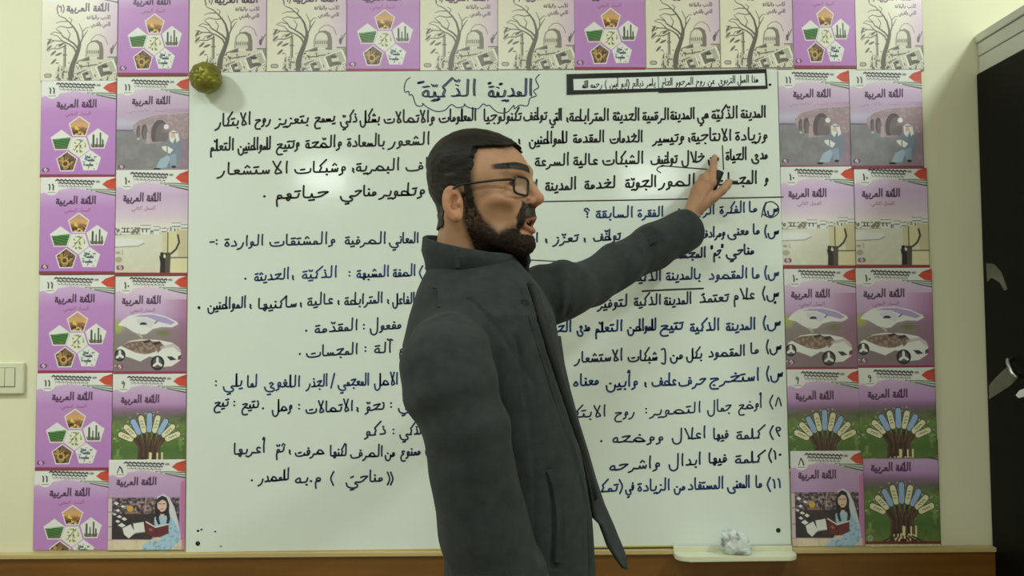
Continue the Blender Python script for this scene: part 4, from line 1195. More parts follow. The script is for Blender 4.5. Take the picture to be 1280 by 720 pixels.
def poster(kind, uL, vT, uR, vB, where, layer, group, y0=0.0, y1=1.0, rot=0.0):
    """full-sheet pixel corners (uL, vT)-(uR, vB) at the wall; where completes the label"""
    yy = -.0004 - .0011 * layer
    a, b = px(uL, vT, yy), px(uR, vB, yy)
    c = px(uL, vB, yy)
    tr = px(uR, vT, yy)
    o = bpy.data.objects.new('cover_poster', sheet_mesh(kind, y0, y1, 0.0, len(kind)))
    link(o)
    cx = (a.x + c.x) / 2
    w = ((tr.x - a.x) + (b.x - c.x)) / 2
    o.location = (cx, yy, (a.z + tr.z) / 2)
    o.scale = (w, 1, (a.z + tr.z) / 2 - (b.z + c.z) / 2)
    o.rotation_euler = (0, rot, 0)
    tag(o, LOOK[kind] + ', ' + where, 'poster', group)
    return o


GT, GL, GR = 'cover posters in the row along the top', 'cover posters left of the whiteboard', 'cover posters right of the whiteboard'
# the row above the board
top = [('tree', 52, 147, 103), ('pentagon', 148, 236, 95), ('tree', 237, 333, 92.5), ('tree', 334, 433, 91), ('pentagon', 434, 525, 90), ('tree', 525, 622, 90), ('tree', 622, 719, 88.5), ('pentagon', 718, 806, 88), ('tree', 807, 899, 87), ('tree', 900, 990, 86.5), ('pentagon', 991, 1069, 86), ('tree', 1069, 1153, 89)]
WH = ['at top left corner', 'top row, second from left', 'just above the gold ball', 'top row, right beside the one above ball', 'top row, second pentagon one from left', 'top row, above the cloud-framed heading', 'top row, left beside the third pentagon poster', 'above the left end of the sign', 'above the middle of the sign',
      'above the right end of the sign', 'top row, rightmost pentagon one', 'at top right corner']
for i, (k, u0, u1, vb) in enumerate(top):
    poster(k, u0, vb - 123, u1, vb, WH[i], 1 if i % 2 else 0, GT)
# left of the board
for i, (u0, v0, u1, v1, y1, w) in enumerate([(51, 101, 145, 222, 1, 'left column, just under top row'), (50, 221.5, 144, 343, 1, 'left column, second below top row'), (48.5, 344, 142.5, 467, 1, 'left column, third below top row'),
                                           (45, 466.5, 140, 588, 1, 'left column, beside the light switch'), (42, 586, 136.5, 709, .826, 'lowest, cut off at the dado')]):
    poster('pentagon', u0, v0, u1, v1, w, 2 + i % 2, GL, 0, y1)
poster('bridge', 146, 97, 236, 218, 'beside the whiteboard left edge', 2, GL)
poster('harbour', 144.5, 212.5, 235, 345, 'beside the whiteboard left edge', 3, GL)
poster('car', 144, 344, 233.5, 468, 'beside the whiteboard left edge', 2, GL)
poster('book_tree', 140.5, 467.5, 232.5, 590, 'beside the whiteboard left edge', 3, GL)
poster('girl', 135.5, 574.5, 231.5, 694, 'beside the whiteboard left edge', 4, GL, 0, .945)
# right of the board
poster('bridge', 973.5, 87.5, 1062, 211, 'touching the whiteboard right edge', 2, GR)
poster('harbour', 976.5, 208.5, 1068, 335.5, 'touching the whiteboard right edge', 3, GR)
poster('car', 981, 335, 1070.5, 462.5, 'touching the whiteboard right edge', 2, GR)
poster('book_tree', 984.5, 461.5, 1076, 590, 'touching the whiteboard right edge', 3, GR)
poster('girl', 989, 563.5, 1080, 694, 'above the tray right end', 4, GR, 0, .915)
poster('bridge', 1062.5, 87.5, 1153, 211, 'outermost column on the right', 3, GR)
poster('harbour', 1068.5, 208.5, 1160, 335, 'outermost column on the right', 2, GR)
poster('car', 1071, 335, 1166, 460.5, 'outermost column on the right', 3, GR)
poster('book_tree', 1074.5, 459.5, 1170, 587, 'right outer column, upper of two', 5, GR, 0, .885)
poster('book_tree', 1078.5, 549, 1174, 684.5, 'right outer column, at the bottom', 2, GR)

# ------------------------------------------------------------------ the man: distance fields turned into surfaces
F32 = np.float32


def smin(a, b, k):
    h = np.clip(.5 + .5 * (b - a) / k, 0, 1)
    return b + (a - b) * h - k * h * (1 - h)


def smax(a, b, k):
    return -smin(-a, -b, k)


def sstep(a, b, x):
    t = np.clip((x - a) / (b - a), 0, 1)
    return t * t * (3 - 2 * t)


def d_sph(P, c, r):
    return np.sqrt((P[0] - c[0]) ** 2 + (P[1] - c[1]) ** 2 + (P[2] - c[2]) ** 2) - r


def d_ell(P, c, r, rot=None):
    q = [P[0] - c[0], P[1] - c[1], P[2] - c[2]]
    if rot is not None:
        q = [rot[i][0] * q[0] + rot[i][1] * q[1] + rot[i][2] * q[2] for i in range(3)]
    k0 = np.sqrt((q[0] / r[0]) ** 2 + (q[1] / r[1]) ** 2 + (q[2] / r[2]) ** 2)
    k1 = np.sqrt((q[0] / r[0] ** 2) ** 2 + (q[1] / r[1] ** 2) ** 2 + (q[2] / r[2] ** 2) ** 2) + 1e-6
    return k0 * (k0 - 1) / k1


def d_cap(P, a, b, ra, rb=None):
    rb = ra if rb is None else rb
    ax = [b[i] - a[i] for i in range(3)]
    L = max(sum(x * x for x in ax), 1e-12)
    t = np.clip(((P[0] - a[0]) * ax[0] + (P[1] - a[1]) * ax[1] + (P[2] - a[2]) * ax[2]) / L, 0, 1)
    return np.sqrt((P[0] - a[0] - t * ax[0]) ** 2 + (P[1] - a[1] - t * ax[1]) ** 2 + (P[2] - a[2] - t * ax[2]) ** 2) - (ra + (rb - ra) * t)


def chain(P, pts, rs, k=.004):
    d = None
    for i in range(len(pts) - 1):
        e = d_cap(P, pts[i], pts[i + 1], rs[i], rs[i + 1])
        d = e if d is None else smin(d, e, k)
    return d


def vnoise(P, s, seed=0, st=(1, 1, 1)):
    """smooth value noise in -1..1"""
    g = np.random.RandomState(seed).rand(32, 32, 32).astype(F32) * 2 - 1
    q = [P[i] * s * st[i] + 57.3 for i in range(3)]
    ix = [np.floor(a).astype(np.int32) for a in q]
    t = [(a - b) for a, b in zip(q, ix)]
    t = [a * a * (3 - 2 * a) for a in t]
    i0 = [a % 32 for a in ix]
    i1 = [(a + 1) % 32 for a in ix]
    out = 0
    for dx in (0, 1):
        for dy in (0, 1):
            for dz in (0, 1):
                w = (t[0] if dx else 1 - t[0]) * (t[1] if dy else 1 - t[1]) * (t[2] if dz else 1 - t[2])
                out = out + w * g[(i1 if dx else i0)[0], (i1 if dy else i0)[1], (i1 if dz else i0)[2]]
    return out


def grid(lo, hi, h):
    ax = [np.arange(lo[i], hi[i] + h, h, dtype=F32) for i in range(3)]
    return np.meshgrid(*ax, indexing='ij', sparse=True)


def surface(D, lo, h):
    """naive surface nets: verts and quads of D = 0"""
    D = np.broadcast_to(D, D.shape).astype(F32)
    ins = D < 0
    nx, ny, nz = D.shape
    cnt = np.zeros((nx - 1, ny - 1, nz - 1), np.int8)
    offs = [(a, b, c) for a in (0, 1) for b in (0, 1) for c in (0, 1)]
    for a, b, c in offs:
        cnt += ins[a:nx - 1 + a, b:ny - 1 + b, c:nz - 1 + c]
    act = np.argwhere((cnt > 0) & (cnt < 8))
    idx = -np.ones(cnt.shape, np.int64)
    idx[act[:, 0], act[:, 1], act[:, 2]] = np.arange(len(act))
    val = np.stack([D[act[:, 0] + a, act[:, 1] + b, act[:, 2] + c] for a, b, c in offs], 1)
    acc = np.zeros((len(act), 3)); num = np.zeros(len(act))
    for i, p in enumerate(offs):
        for j, q in enumerate(offs):
            if j > i and sum(abs(p[k] - q[k]) for k in range(3)) == 1:
                m = (val[:, i] < 0) != (val[:, j] < 0)
                t = val[:, i] / np.where(m, val[:, i] - val[:, j], 1)
                pt = np.array(p)[None] + t[:, None] * (np.array(q) - np.array(p))[None]
                acc[m] += pt[m]; num[m] += 1
    V = (act + acc / num[:, None]) * h + np.array(lo)
    Q = []
    for ax in range(3):
        s0 = [slice(None)] * 3; s1 = [slice(None)] * 3
        s0[ax] = slice(0, -1); s1[ax] = slice(1, None)
        A, B = ins[tuple(s0)], ins[tuple(s1)]
        e = np.argwhere(A != B)
        o1, o2 = (ax + 1) % 3, (ax + 2) % 3
        e = e[(e[:, o1] > 0) & (e[:, o2] > 0) & (e[:, o1] < D.shape[o1] - 1) & (e[:, o2] < D.shape[o2] - 1)]
        flip = A[e[:, 0], e[:, 1], e[:, 2]]
        c = []
        for da, db in ((-1, -1), (0, -1), (0, 0), (-1, 0)):
            f = e.copy(); f[:, o1] += da; f[:, o2] += db
            c.append(idx[f[:, 0], f[:, 1], f[:, 2]])
        q = np.stack(c, 1)
        q = np.where(flip[:, None], q, q[:, ::-1])
        Q.append(q)
    return V, np.concatenate(Q)


def relax(V, Q, n=1, f=.5):
    for _ in range(n):
        acc = np.zeros_like(V); num = np.zeros(len(V))
        for a in range(4):
            b = (a + 1) % 4
            np.add.at(acc, Q[:, a], V[Q[:, b]]); np.add.at(num, Q[:, a], 1)
            np.add.at(acc, Q[:, b], V[Q[:, a]]); np.add.at(num, Q[:, b], 1)
        V = V + f * (acc / np.maximum(num, 1)[:, None] - V)
    return V


def np_mesh(name, V, Q, m, parent=None, col=None):
    me = bpy.data.meshes.new(name)
    me.vertices.add(len(V)); me.vertices.foreach_set('co', np.asarray(V, np.float32).ravel())
    me.loops.add(Q.size); me.loops.foreach_set('vertex_index', Q.astype(np.int32).ravel())
    me.polygons.add(len(Q)); me.polygons.foreach_set('loop_start', np.arange(len(Q), dtype=np.int32) * 4)
    me.update(calc_edges=True)
    me.polygons.foreach_set('use_smooth', np.ones(len(Q), bool))
    if col is not None:
        at = me.color_attributes.new('print', 'FLOAT_COLOR', 'POINT')
        c = np.ones((len(V), 4)); c[:, :3] = col
        at.data.foreach_set('color', c.ravel())
    me.materials.append(m)
    me.validate()
    return link(bpy.data.objects.new(name, me), parent)


def lin(c):
    return np.array(srgb(*c)[:3])


M['skin'] = mat('skin', None, 0.46, 0.05, 90, 0.25, 420, attr='print', spec=.26)
M['hair'] = mat('black_hair', None, 0.5, 0.15, 300, 0.4, 500, attr='print', spec=.22)
M['wool'] = mat('charcoal_wool', srgb(50, 54, 56), 0.88, 0.22, 45, 0.5, 700, spec=.16, sheen=.06)
M['wool_shade'] = mat('dark_gap_shade', srgb(30, 32, 33), 0.8, 0.1, 60)  # darker colour standing in for shade in the coat's front gap
M['button'] = mat('black_button', srgb(22, 23, 24), 0.35)
M['frame'] = mat('black_frame', srgb(24, 20, 20), 0.3)
M['lens'] = mat('clear_lens', srgb(235, 240, 240), 0.05, alpha=.05, spec=.5)
M['eye'] = mat('eye', None, 0.15, attr='print')
M['teeth'] = mat('teeth', srgb(214, 204, 186), 0.3)
M['trouser'] = mat('dark_trouser_cloth', srgb(38, 40, 46), 0.85, 0.1, 60, 0.2, 500)
M['shoe'] = mat('black_shoe_leather', srgb(20, 18, 17), 0.35)

YB = -0.60                                   # the man's middle plane
man = tag(empty('person', (px(645, 700, YB).x + .01, YB, 0)), 'man in glasses and charcoal coat pointing at the whiteboard, mouth open', 'person')


def mine(o, root=None):
    return under(o, root or man)


# ---- head
HT = math.radians(21)
HP = math.radians(-2.5)
HO = px(600, 261.5, YB)
HF = Vector((math.cos(HT) * math.cos(HP), -math.sin(HT) * math.cos(HP), math.sin(HP)))
HL = Vector((math.sin(HT), math.cos(HT), 0))
HU = HF.cross(HL)
HM = np.array([HF, HL, HU])                  # rows: local axes in the world


def h2w(V):
    return np.asarray(V) @ HM + np.array(HO)


def hw(x, y, z):
    return HO + HF * x + HL * y + HU * z


def head_field(P):
    X, Y, Z = P
    A = np.abs(Y)
    Q = (X, A, Z)
    d = d_ell(P, (-.016, 0, .060), (.087, .074, .084))
    d = smin(d, d_ell(P, (.028, 0, .053), (.070, .064, .072)), .02)
    d = smin(d, d_ell(P, (.042, 0, .0), (.053, .057, .062)), .022)
    d = smin(d, d_ell(P, (.064, 0, -.010), (.042, .036, .036)), .02)
    d = smin(d, d_cap(Q, (.004, .047, -.036), (.083, .013, -.068), .017, .016), .022)
    d = smin(d, d_ell(P, (.046, 0, -.050), (.046, .040, .030)), .022)
    d = smin(d, d_ell(P, (.092, 0, -.066), (.019, .020, .018)), .016)
    d = smin(d, d_ell(Q, (.064, .044, .008), (.021, .017, .014)), .016)
    # neck
    d = smin(d, d_cap(P, (-.022, 0, -.03), (-.040, 0, -.19), .055, .060), .025)
    d = smin(d, d_cap(Q, (-.035, .055, -.02), (.02, .018, -.17), .012, .011), .02)
    # brow and sockets
    d = smin(d, d_cap(Q, (.090, .006, .069), (.071, .046, .067), .010, .009), .014)
    d = smax(d, -d_ell(Q, (.097, .034, .041), (.019, .017, .014)), .012)
    d = smin(d, d_ell(Q, (.0685, .033, .041), (.0132, .0145, .0132)), .004)
    d = smax(d, -d_ell(Q, (.083, .0355, .0402), (.0120, .0118, .0040)), .002)
    # hollow cheek
    d = smax(d, -d_ell(Q, (.062, .066, -.028), (.03, .018, .024)), .02)
    # nose
    n = d_cap(P, (.094, 0, .055), (.114, 0, .021), .0075, .0100)
    n = smin(n, d_ell(P, (.1165, 0, .0165), (.0105, .0105, .0092)), .008)
    n = smin(n, d_ell(Q, (.104, .0125, .0115), (.0105, .0062, .0080)), .006)
    n = smin(n, d_cap(P, (.113, 0, .010), (.102, 0, .002), .005, .006), .006)
    d = smin(d, n, .010)
    d = smax(d, -d_ell(Q, (.1085, .0075, .0055), (.006, .0034, .0036)), .002)
    # open mouth and lips
    d = smin(d, d_ell(P, (.088, 0, -.018), (.022, .028, .018)), .012)
    d = smax(d, -d_ell(P, (.104, 0, -.0295), (.026, .0185, .0098)), .004)
    d = smin(d, d_cap(Q, (.1105, .000, -.0172), (.095, .0225, -.0255), .0042, .0030), .005)
    d = smin(d, d_cap(Q, (.1080, .000, -.0420), (.094, .0215, -.0320), .0054, .0036), .006)
    # folds: nose to mouth, forehead, beside the eye
    d = smax(d, -d_cap(Q, (.102, .019, .012), (.088, .033, -.024), .0030, .0024), .005)
    for z in (.085, .094):
        d = smax(d, -d_cap(Q, (.094 - (z - .085) * .5, .0, z), (.077 - (z - .085) * .5, .040, z + .004), .0008), .004)
    d = smax(d, -d_cap(Q, (.078, .048, .030), (.062, .057, .018), .0008), .004)
    # ears
    ct, stt = math.cos(.22), math.sin(.22)
    rot = [[ct * .93, -.37, stt * .93], [.37 * ct, .93, .37 * stt], [-stt, 0, ct]]
    e = d_ell(Q, (-.019, .0815, .001), (.0190, .0075, .0330), rot)
    e = smax(e, -d_ell(Q, (-.012, .0885, .002), (.0112, .0125, .0165), rot), .003)
    e = smax(e, -d_ell(Q, (-.021, .0930, .018), (.0105, .0075, .0100), rot), .003)
    e = smin(e, d_ell(Q, (-.006, .0815, .001), (.0042, .0060, .0070)), .005)
    e = smin(e, d_sph(Q, (-.010, .0800, -.025), .0085), .008)
    d = smin(d, e, .005)
    return d


def beard_mask(X, Y, Z):
    A = np.abs(Y)
    zc = np.interp(X, [-.02, .004, .016, .032, .058, .082, .095, .13], [.03, .02, -.004, -.030, -.050, -.038, -.031, -.03])
    m = sstep(.014, -.010, Z - zc) * sstep(-.012, .006, X + .25 * (Z + .03)) * sstep(-.118, -.096, Z + .25 * X)
    must = 1.0 * sstep(.0060, .0015, Z - .35 * (A * A) / .03) * sstep(-.0185, -.0135, Z + A * .32) * sstep(.084, .092, X + A * .35) * sstep(.030, .024, A)
    side = sstep(.019, .024, A) * sstep(.034, .028, A) * sstep(.078, .086, X) * sstep(.002, -.004, Z + .2 * (A - .02)) * sstep(-.05, -.04, Z)
    m = np.maximum(m, np.maximum(must, side))
    lips = sstep(.026, .020, A) * sstep(-.052, -.048, Z) * sstep(-.0140, -.0165, Z + A * .3) * sstep(.080, .086, X)
    ear = sstep(.0725, .0765, A) * sstep(.010, .004, X)
    return np.clip(m * (1 - lips) * (1 - ear), 0, 1), lips


def hair_mask(X, Y, Z):
    A = np.abs(Y)
    front = .104 + .10 * (X - .018) + .010 * np.clip((.04 - A) / .04, 0, 1) - .02 * sstep(.05, .07, A) * 0
    top = sstep(-.003, .004, Z - front)
    zlow = np.interp(X, [-.12, -.075, -.048, -.040, -.004, .000, .010], [-.035, -.045, -.040, .020, .036, -.004, -.012])
    side = sstep(.0260, .0080, X + .06 * np.clip(.03 - Z, 0, .1)) * sstep(-.006, .006, Z - zlow)
    ear = sstep(.0735, .0775, A) * sstep(.010, .004, X) * sstep(.036, .030, Z)
    return np.maximum(top, side) * (1 - ear)


HLO, HHI, hh = (-.125, -.105, -.20), (.140, .105, .165), .0018
P = grid(HLO, HHI, hh)
HD = head_field(P)
Vh, Qh = surface(HD, HLO, hh)
Vh = relax(Vh, Qh, 1, .35)


def skin_colour(V):
    X, Y, Z = V.T
    A = np.abs(Y)
    base = lin((178, 135, 107))
    c = np.tile(base, (len(V), 1))
    n = vnoise((X, Y, Z), 60, 2)[:, None]
    c = c * (1 + .07 * n)
    red = np.exp(-(((X - .115) / .015) ** 2 + (Y / .02) ** 2 + ((Z - .015) / .015) ** 2)) + .7 * np.exp(-(((X + .015) / .02) ** 2 + ((A - .085) / .012) ** 2 + (Z / .04) ** 2)) + .3 * np.exp(-(((X - .07) / .02) ** 2 + ((A - .05) / .02) ** 2 + (Z / .02) ** 2))
    c = c + (lin((196, 118, 92)) - c) * np.clip(red, 0, 1)[:, None] * .5
    b, lips = beard_mask(X, Y, Z)
    c = c + (lin((158, 104, 88)) - c) * (lips * .8)[:, None]
    inner = sstep(.101, .093, X) * sstep(.024, .018, A) * sstep(-.043, -.039, Z) * sstep(-.018, -.022, Z) * sstep(.06, .07, X)
    c = c + (lin((88, 40, 36)) - c) * inner[:, None]
    bn2 = np.clip(.80 + .22 * vnoise((X, Y, Z), 330, 9) + .14 * vnoise((X, Y, Z), 140, 4), 0, 1)
    c = c + (lin((44, 33, 27)) - c) * np.clip(b * 1.5 * bn2, 0, 1)[:, None]
    hm = hair_mask(X, Y, Z)
    c = c + (lin((40, 34, 30)) - c) * (hm * .85)[:, None]
    # eyebrows
    bz = .0715 + .20 * (A - .012) - 5.2 * (A - .012) ** 2
    brow = sstep(.0088, .0056, np.abs(Z - bz) + .10 * np.clip(A - .036, 0, 1)) * sstep(.007, .013, A) * sstep(.066, .056, A) * sstep(.040, .048, X)
    bn = 1.0 + .22 * vnoise((X, Y, Z), 420, 5)
    c = c + (lin((26, 20, 17)) - c) * np.clip(brow * bn * 1.25, 0, 1)[:, None]
    lash = sstep(.0030, .0014, np.abs(Z - .0450 + 22 * (A - .033) ** 2)) * sstep(.020, .044, A) * sstep(.049, .044, A) * sstep(.074, .078, X) * sstep(.018, .022, A)
    c = c + (lin((52, 36, 30)) - c) * np.clip(lash, 0, 1)[:, None]
    return c


Ch = skin_colour(Vh)

# hair and beard: shells whose thickness sinks below the skin where none grows
hm = hair_mask(*P)
strand = vnoise(P, 260, 7, (.16, 1, .5))
strand2 = vnoise(P, 90, 8, (.3, 1, .7))
hm = sstep(.50, 1.0, hm + .22 * (strand + .5 * vnoise(P, 400, 13)) * (hm < .97) * (hm > .03))
thick = (.0014 + .0080 * sstep(.055, .11, P[2]) + .0022 * sstep(-.02, -.08, P[0])) * hm ** 1.5 - .0038 * (1 - hm) + .0012 * (hm > .1) * (hm < .9) * vnoise(P, 300, 12)
Vr, Qr = surface(HD - thick - hm * (.0011 * strand + .0009 * strand2), HLO, hh)
n = vnoise(Vr.T, 300, 7, (.15, 1, .5))[:, None]
fade = sstep(.075, .02, Vr[:, 2])[:, None]
Cr = (lin((27, 24, 22)) * (1 - fade) + lin((46, 41, 37)) * fade) * (1 + .45 * n)
bm_, _ = beard_mask(*[np.broadcast_to(q, HD.shape) for q in P])
bm_ = bm_ * (1 - .75 * sstep(.084, .090, P[0]) * sstep(-.024, -.018, P[2]))
nb = vnoise(P, 420, 9) + .5 * vnoise(P, 210, 10)
bm_ = sstep(.42, .95, bm_ + .14 * nb * (bm_ > .02))
den = sstep(-.015, -.06, P[2]) * .6 + .4
tb = bm_ * (.0001 + .0011 * den + .0014 * nb) - .0030 * (1 - bm_)
Vb, Qb = surface(HD - tb, HLO, hh)
nb2 = (vnoise(Vb.T, 300, 9) + .6 * vnoise(Vb.T, 120, 3))[:, None]
cheek = (sstep(-.055, -.02, Vb[:, 2]) * sstep(.085, .06, Vb[:, 0]))[:, None]
Cb = lin((44, 33, 27)) * (1 + .5 * nb2)
Cb = Cb + (lin((112, 84, 66)) - Cb) * np.clip(cheek * (.35 + .5 * nb2), 0, .8)


def eye_mesh(side):
    V, F = [], []
    c = np.array((.0685, side * .033, .0402)); r = .0119
    look = np.array((.90, -.42, .02)); look = look / np.linalg.norm(look)
    bm = bmesh.new(); bmesh.ops.create_icosphere(bm, subdivisions=5, radius=1)
    D = np.array([v.co[:] for v in bm.verts])
    W = h2w(c + D * r)
    for v, w in zip(bm.verts, W): v.co = Vector(w)
    o = bm_obj('eye', bm, M['eye'], None, True)
    a = np.arccos(np.clip(D @ look, -1, 1))
    col = np.tile(lin((226, 216, 204)), (len(D), 1))
    col[a < .52] = lin((70, 44, 28)); col[(a < .52) & (a > .45)] = lin((36, 24, 18)); col[a < .22] = lin((8, 8, 8))
    at = o.data.color_attributes.new('print', 'FLOAT_COLOR', 'POINT')
    cc = np.ones((len(D), 4)); cc[:, :3] = col
    at.data.foreach_set('color', cc.ravel())
    return o


# ---- left hand, its index finger on the board
def q3(u, v, y):
    return tuple(px(u, v, y))


WR = q3(861, 273, -.085)
MC = {'i': q3(889.5, 228, -.082), 'm': q3(881, 226, -.079), 'r': q3(874, 231, -.071), 'p': q3(868, 239, -.062)}


def hand_field(P):
    d = d_cap(P, q3(835, 297, -.12), WR, .028, .0225)
    for k, r0, r1 in (('i', .015, .0115), ('m', .016, .0115), ('r', .015, .0105), ('p', .014, .0095)):
        d = smin(d, d_cap(P, WR, MC[k], r0, r1), .010)
    d = smin(d, d_cap(P, q3(871, 262, -.078), q3(893, 246, -.086), .0165, .0120), .010)       # ball of the thumb
    fingers = [
        ([MC['i'], q3(891.3, 211, -.060), q3(892.3, 202, -.043), q3(893.2, 196.5, -.0262)], (.0112, .0094, .0084, .0074)),
        ([MC['m'], q3(886, 216, -.046), q3(893, 226, -.033), q3(892, 238, -.040)], (.0112, .0098, .0086, .0076)),
        ([MC['r'], q3(878, 222, -.040), q3(886, 231, -.030), q3(886, 243, -.038)], (.0105, .0092, .0082, .0072)),
        ([MC['p'], q3(871, 232, -.036), q3(878, 239, -.029), q3(879, 249, -.037)], (.0092, .0080, .0072, .0064)),
        ([q3(891, 247, -.086), q3(903, 238, -.084), q3(908.5, 232, -.079), q3(911.5, 227.5, -.073)], (.0125, .0106, .0102, .0082))]
    for pts, rs in fingers:
        d = smin(d, chain(P, pts, rs, .003), .0045)
    # knuckles and tendons
    for k in 'imr':
        d = smin(d, d_sph(P, tuple(np.array(MC[k]) + np.array((0, -.004, 0))), .0095), .006)
        w = np.array(WR) + np.array((.006, -.010, .01))
        d = smin(d, d_cap(P, tuple(w), tuple(np.array(MC[k]) + np.array((-.001, -.008, -.004))), .005, .0042), .006)
    # thumb and index nails
    return d


lo_ = (px(828, 240, -.1).x, -.165, px(850, 320, -.1).z)
hi_ = (px(922, 240, -.08).x, -.014, px(890, 182, -.05).z)
Pg = grid(lo_, hi_, .0014)
Vl, Ql = surface(hand_field(Pg), lo_, .0014)
Vl = relax(Vl, Ql, 1, .35)
nl = vnoise(Vl.T, 70, 21)[:, None]
Cl = lin((178, 135, 107)) * (1 + .08 * nl)
for k in 'imrp':
    w = np.exp(-(np.linalg.norm(Vl - np.array(MC[k]), axis=1) / .011) ** 2)[:, None]
    Cl = Cl + (lin((178, 116, 88)) - Cl) * w * .5
tipw = np.exp(-(np.linalg.norm(Vl - np.array(q3(893.2, 197, -.0262)), axis=1) / .010) ** 2)[:, None]
Cl = Cl + (lin((206, 140, 110)) - Cl) * tipw * .5

# ---- coat
TV = [(318, 550, 640, .070), (332, 538, 652, .084), (346, 530, 664, .098), (362, 523, 676, .120), (395, 513, 692, .152), (430, 505, 699, .166), (470, 504, 706, .168), (510, 514, 716, .166), (550, 534, 725, .164),
      (590, 549, 731, .166), (640, 553, 739, .172), (720, 556, 744, .180), (790, 554, 746, .188), (850, 550, 748, .194)]
tz_, tc_, tr_, ty_ = [], [], [], []
for v, a, b, ry in TV:
    A_, B_2 = px(a, v, YB), px(b, v, YB)
    tz_.append((A_.z + B_2.z) / 2); tc_.append((A_.x + B_2.x) / 2); tr_.append((B_2.x - A_.x) / 2); ty_.append(ry)
tz_, tc_, tr_, ty_ = [np.array(a[::-1]) for a in (tz_, tc_, tr_, ty_)]
HEM = tz_[0]


def torso(P):
    z = P[2]
    cx, rx, ry = [np.interp(z, tz_, a) for a in (tc_, tr_, ty_)]
    p = 2.35
    q = ((np.abs(P[0] - cx) / rx) ** p + (np.abs(P[1] - YB) / ry) ** p) ** (1 / p)
    d = (q - 1) * np.minimum(rx, ry)
    return smax(smax(d, HEM - z, .006), z - tz_[-1], .01)


def torso_y(x, z):
    cx, rx, ry = [float(np.interp(z, tz_, a)) for a in (tc_, tr_, ty_)]
    t = min(abs(x - cx) / rx, .995)
    return YB - ry * (1 - t ** 2.35) ** (1 / 2.35)


def on_coat(u, v, off=0.0):
    y = -.72
    for _ in range(12):
        p = px(u, v, y)
        y = .5 * y + .5 * (torso_y(p.x, p.z) - off)
    return px(u, v, y)


SL = [(559, 440, -.765, .068), (557, 462, -.80, .074), (568, 495, -.82, .072), (583, 535, -.83, .065), (592, 590, -.83, .0655), (598, 625, -.825, .068), (606, 665, -.82, .071), (624, 725, -.81, .075), (650, 800, -.80, .072)]
SLP = [tuple(px(u, v, y)) for u, v, y, r in SL]
AR = [(684, 368, -.455, .062), (706, 364, -.415, .058), (738, 354, -.335, .0500), (775, 331, -.255, .0510), (815, 309, -.175, .0525), (856, 287.5, -.098, .0535)]
ARP = [tuple(px(u, v, y)) for u, v, y, r in AR]
adir = np.array(ARP[-1]) - np.array(ARP[2]); adir /= np.linalg.norm(adir)
PLACK = [(648, 335), (657, 360), (668, 398), (679, 435), (690, 470), (701, 505), (712, 540), (721, 570), (728, 595), (735, 625), (740, 655), (742, 700), (743, 740)]


def along(P, a, b):
    ax = np.array(b) - np.array(a)
    L = np.linalg.norm(ax)
    return ((P[0] - a[0]) * ax[0] + (P[1] - a[1]) * ax[1] + (P[2] - a[2]) * ax[2]) / L


def coat_field(P):
    d = torso(P)
    # near shoulder and its hanging sleeve
    sh = d_cap(P, tuple(px(604, 392, -.665)), tuple(px(566, 430, -.735)), .050, .060)
    d = smin(d, sh, .03)
    slv = chain(P, SLP, [r for *_, r in SL], .02)
    slv = smax(slv, -(P[2] - SLP[-1][2]), .006)
    slv = slv + .0035 * vnoise(P, 11, 31, (1, 1, 1.6)) + .0016 * vnoise(P, 26, 32)
    f = np.sin(along(P, SLP[2], SLP[4]) * 62 + 10 * (P[0] - SLP[3][0])) * np.exp(-((P[2] - px(580, 500, -.8).z) / .06) ** 2)
    slv = slv + .0030 * f
    d = smin(d, slv, .005)
    d = d + .0022 * vnoise(P, 9, 33) + .0010 * vnoise(P, 24, 34)
    # far shoulder and the raised sleeve
    arm = d_cap(P, tuple(px(655, 374, -.50)), ARP[0], .060, .062)
    for i in range(len(ARP) - 1):
        arm = smin(arm, d_cap(P, ARP[i], ARP[i + 1], AR[i][3], AR[i + 1][3]), .02)
    # flat cuff end
    endp = np.array(ARP[-1])
    pl = (P[0] - endp[0]) * adir[0] + (P[1] - endp[1]) * adir[1] + (P[2] - endp[2]) * adir[2]
    arm = smax(arm, pl - .012, .004)
    t = along(P, ARP[0], ARP[3])
    pit = px(700, 408, -.44)
    rr = np.sqrt((P[0] - pit.x) ** 2 + (P[2] - pit.z) ** 2) + 1e-5
    ph = np.arctan2(P[0] - pit.x, P[2] - pit.z)
    fan = np.sin(ph * 8.5 + 1.2 + .9 * vnoise(P, 9, 41)) + .5 * np.sin(ph * 15 + 2 * vnoise(P, 7, 42))
    arm = arm - .0050 * fan * sstep(.015, .05, rr) * np.exp(-(rr / .15) ** 2) + .0038 * vnoise(P, 15, 35, (1, .6, 1)) + .0014 * vnoise(P, 34, 36)
    t2 = np.exp(-((t - .26) / .05) ** 2)
    arm = arm + .0034 * t2 * np.sin(t * 70 - 60 * (P[2] - ARP[2][2]))
    # hollow cuff
    arm = smax(arm, -d_cap(P, tuple(endp - adir * .035), tuple(endp + adir * .05), .038), .003)
    d = smin(d, arm, .014)
    # room for the neck
    d = smax(d, -d_cap(P, tuple(px(588, 366, YB)), tuple(px(592, 290, YB)), .050, .066), .010)
    # gap behind the near front edge
    g = None
    for i in range(len(GAP) - 1):
        e = d_cap(P, GAP[i], GAP[i + 1], .0120)
        g = e if g is None else np.minimum(g, e)
    d = smax(d, -g, .004)
    g = None
    for L in SEAM:
        for i in range(len(L) - 1):
            e = d_cap(P, L[i], L[i + 1], .0040)
            g = e if g is None else np.minimum(g, e)
    d = smax(d, -g, .004)
    return d


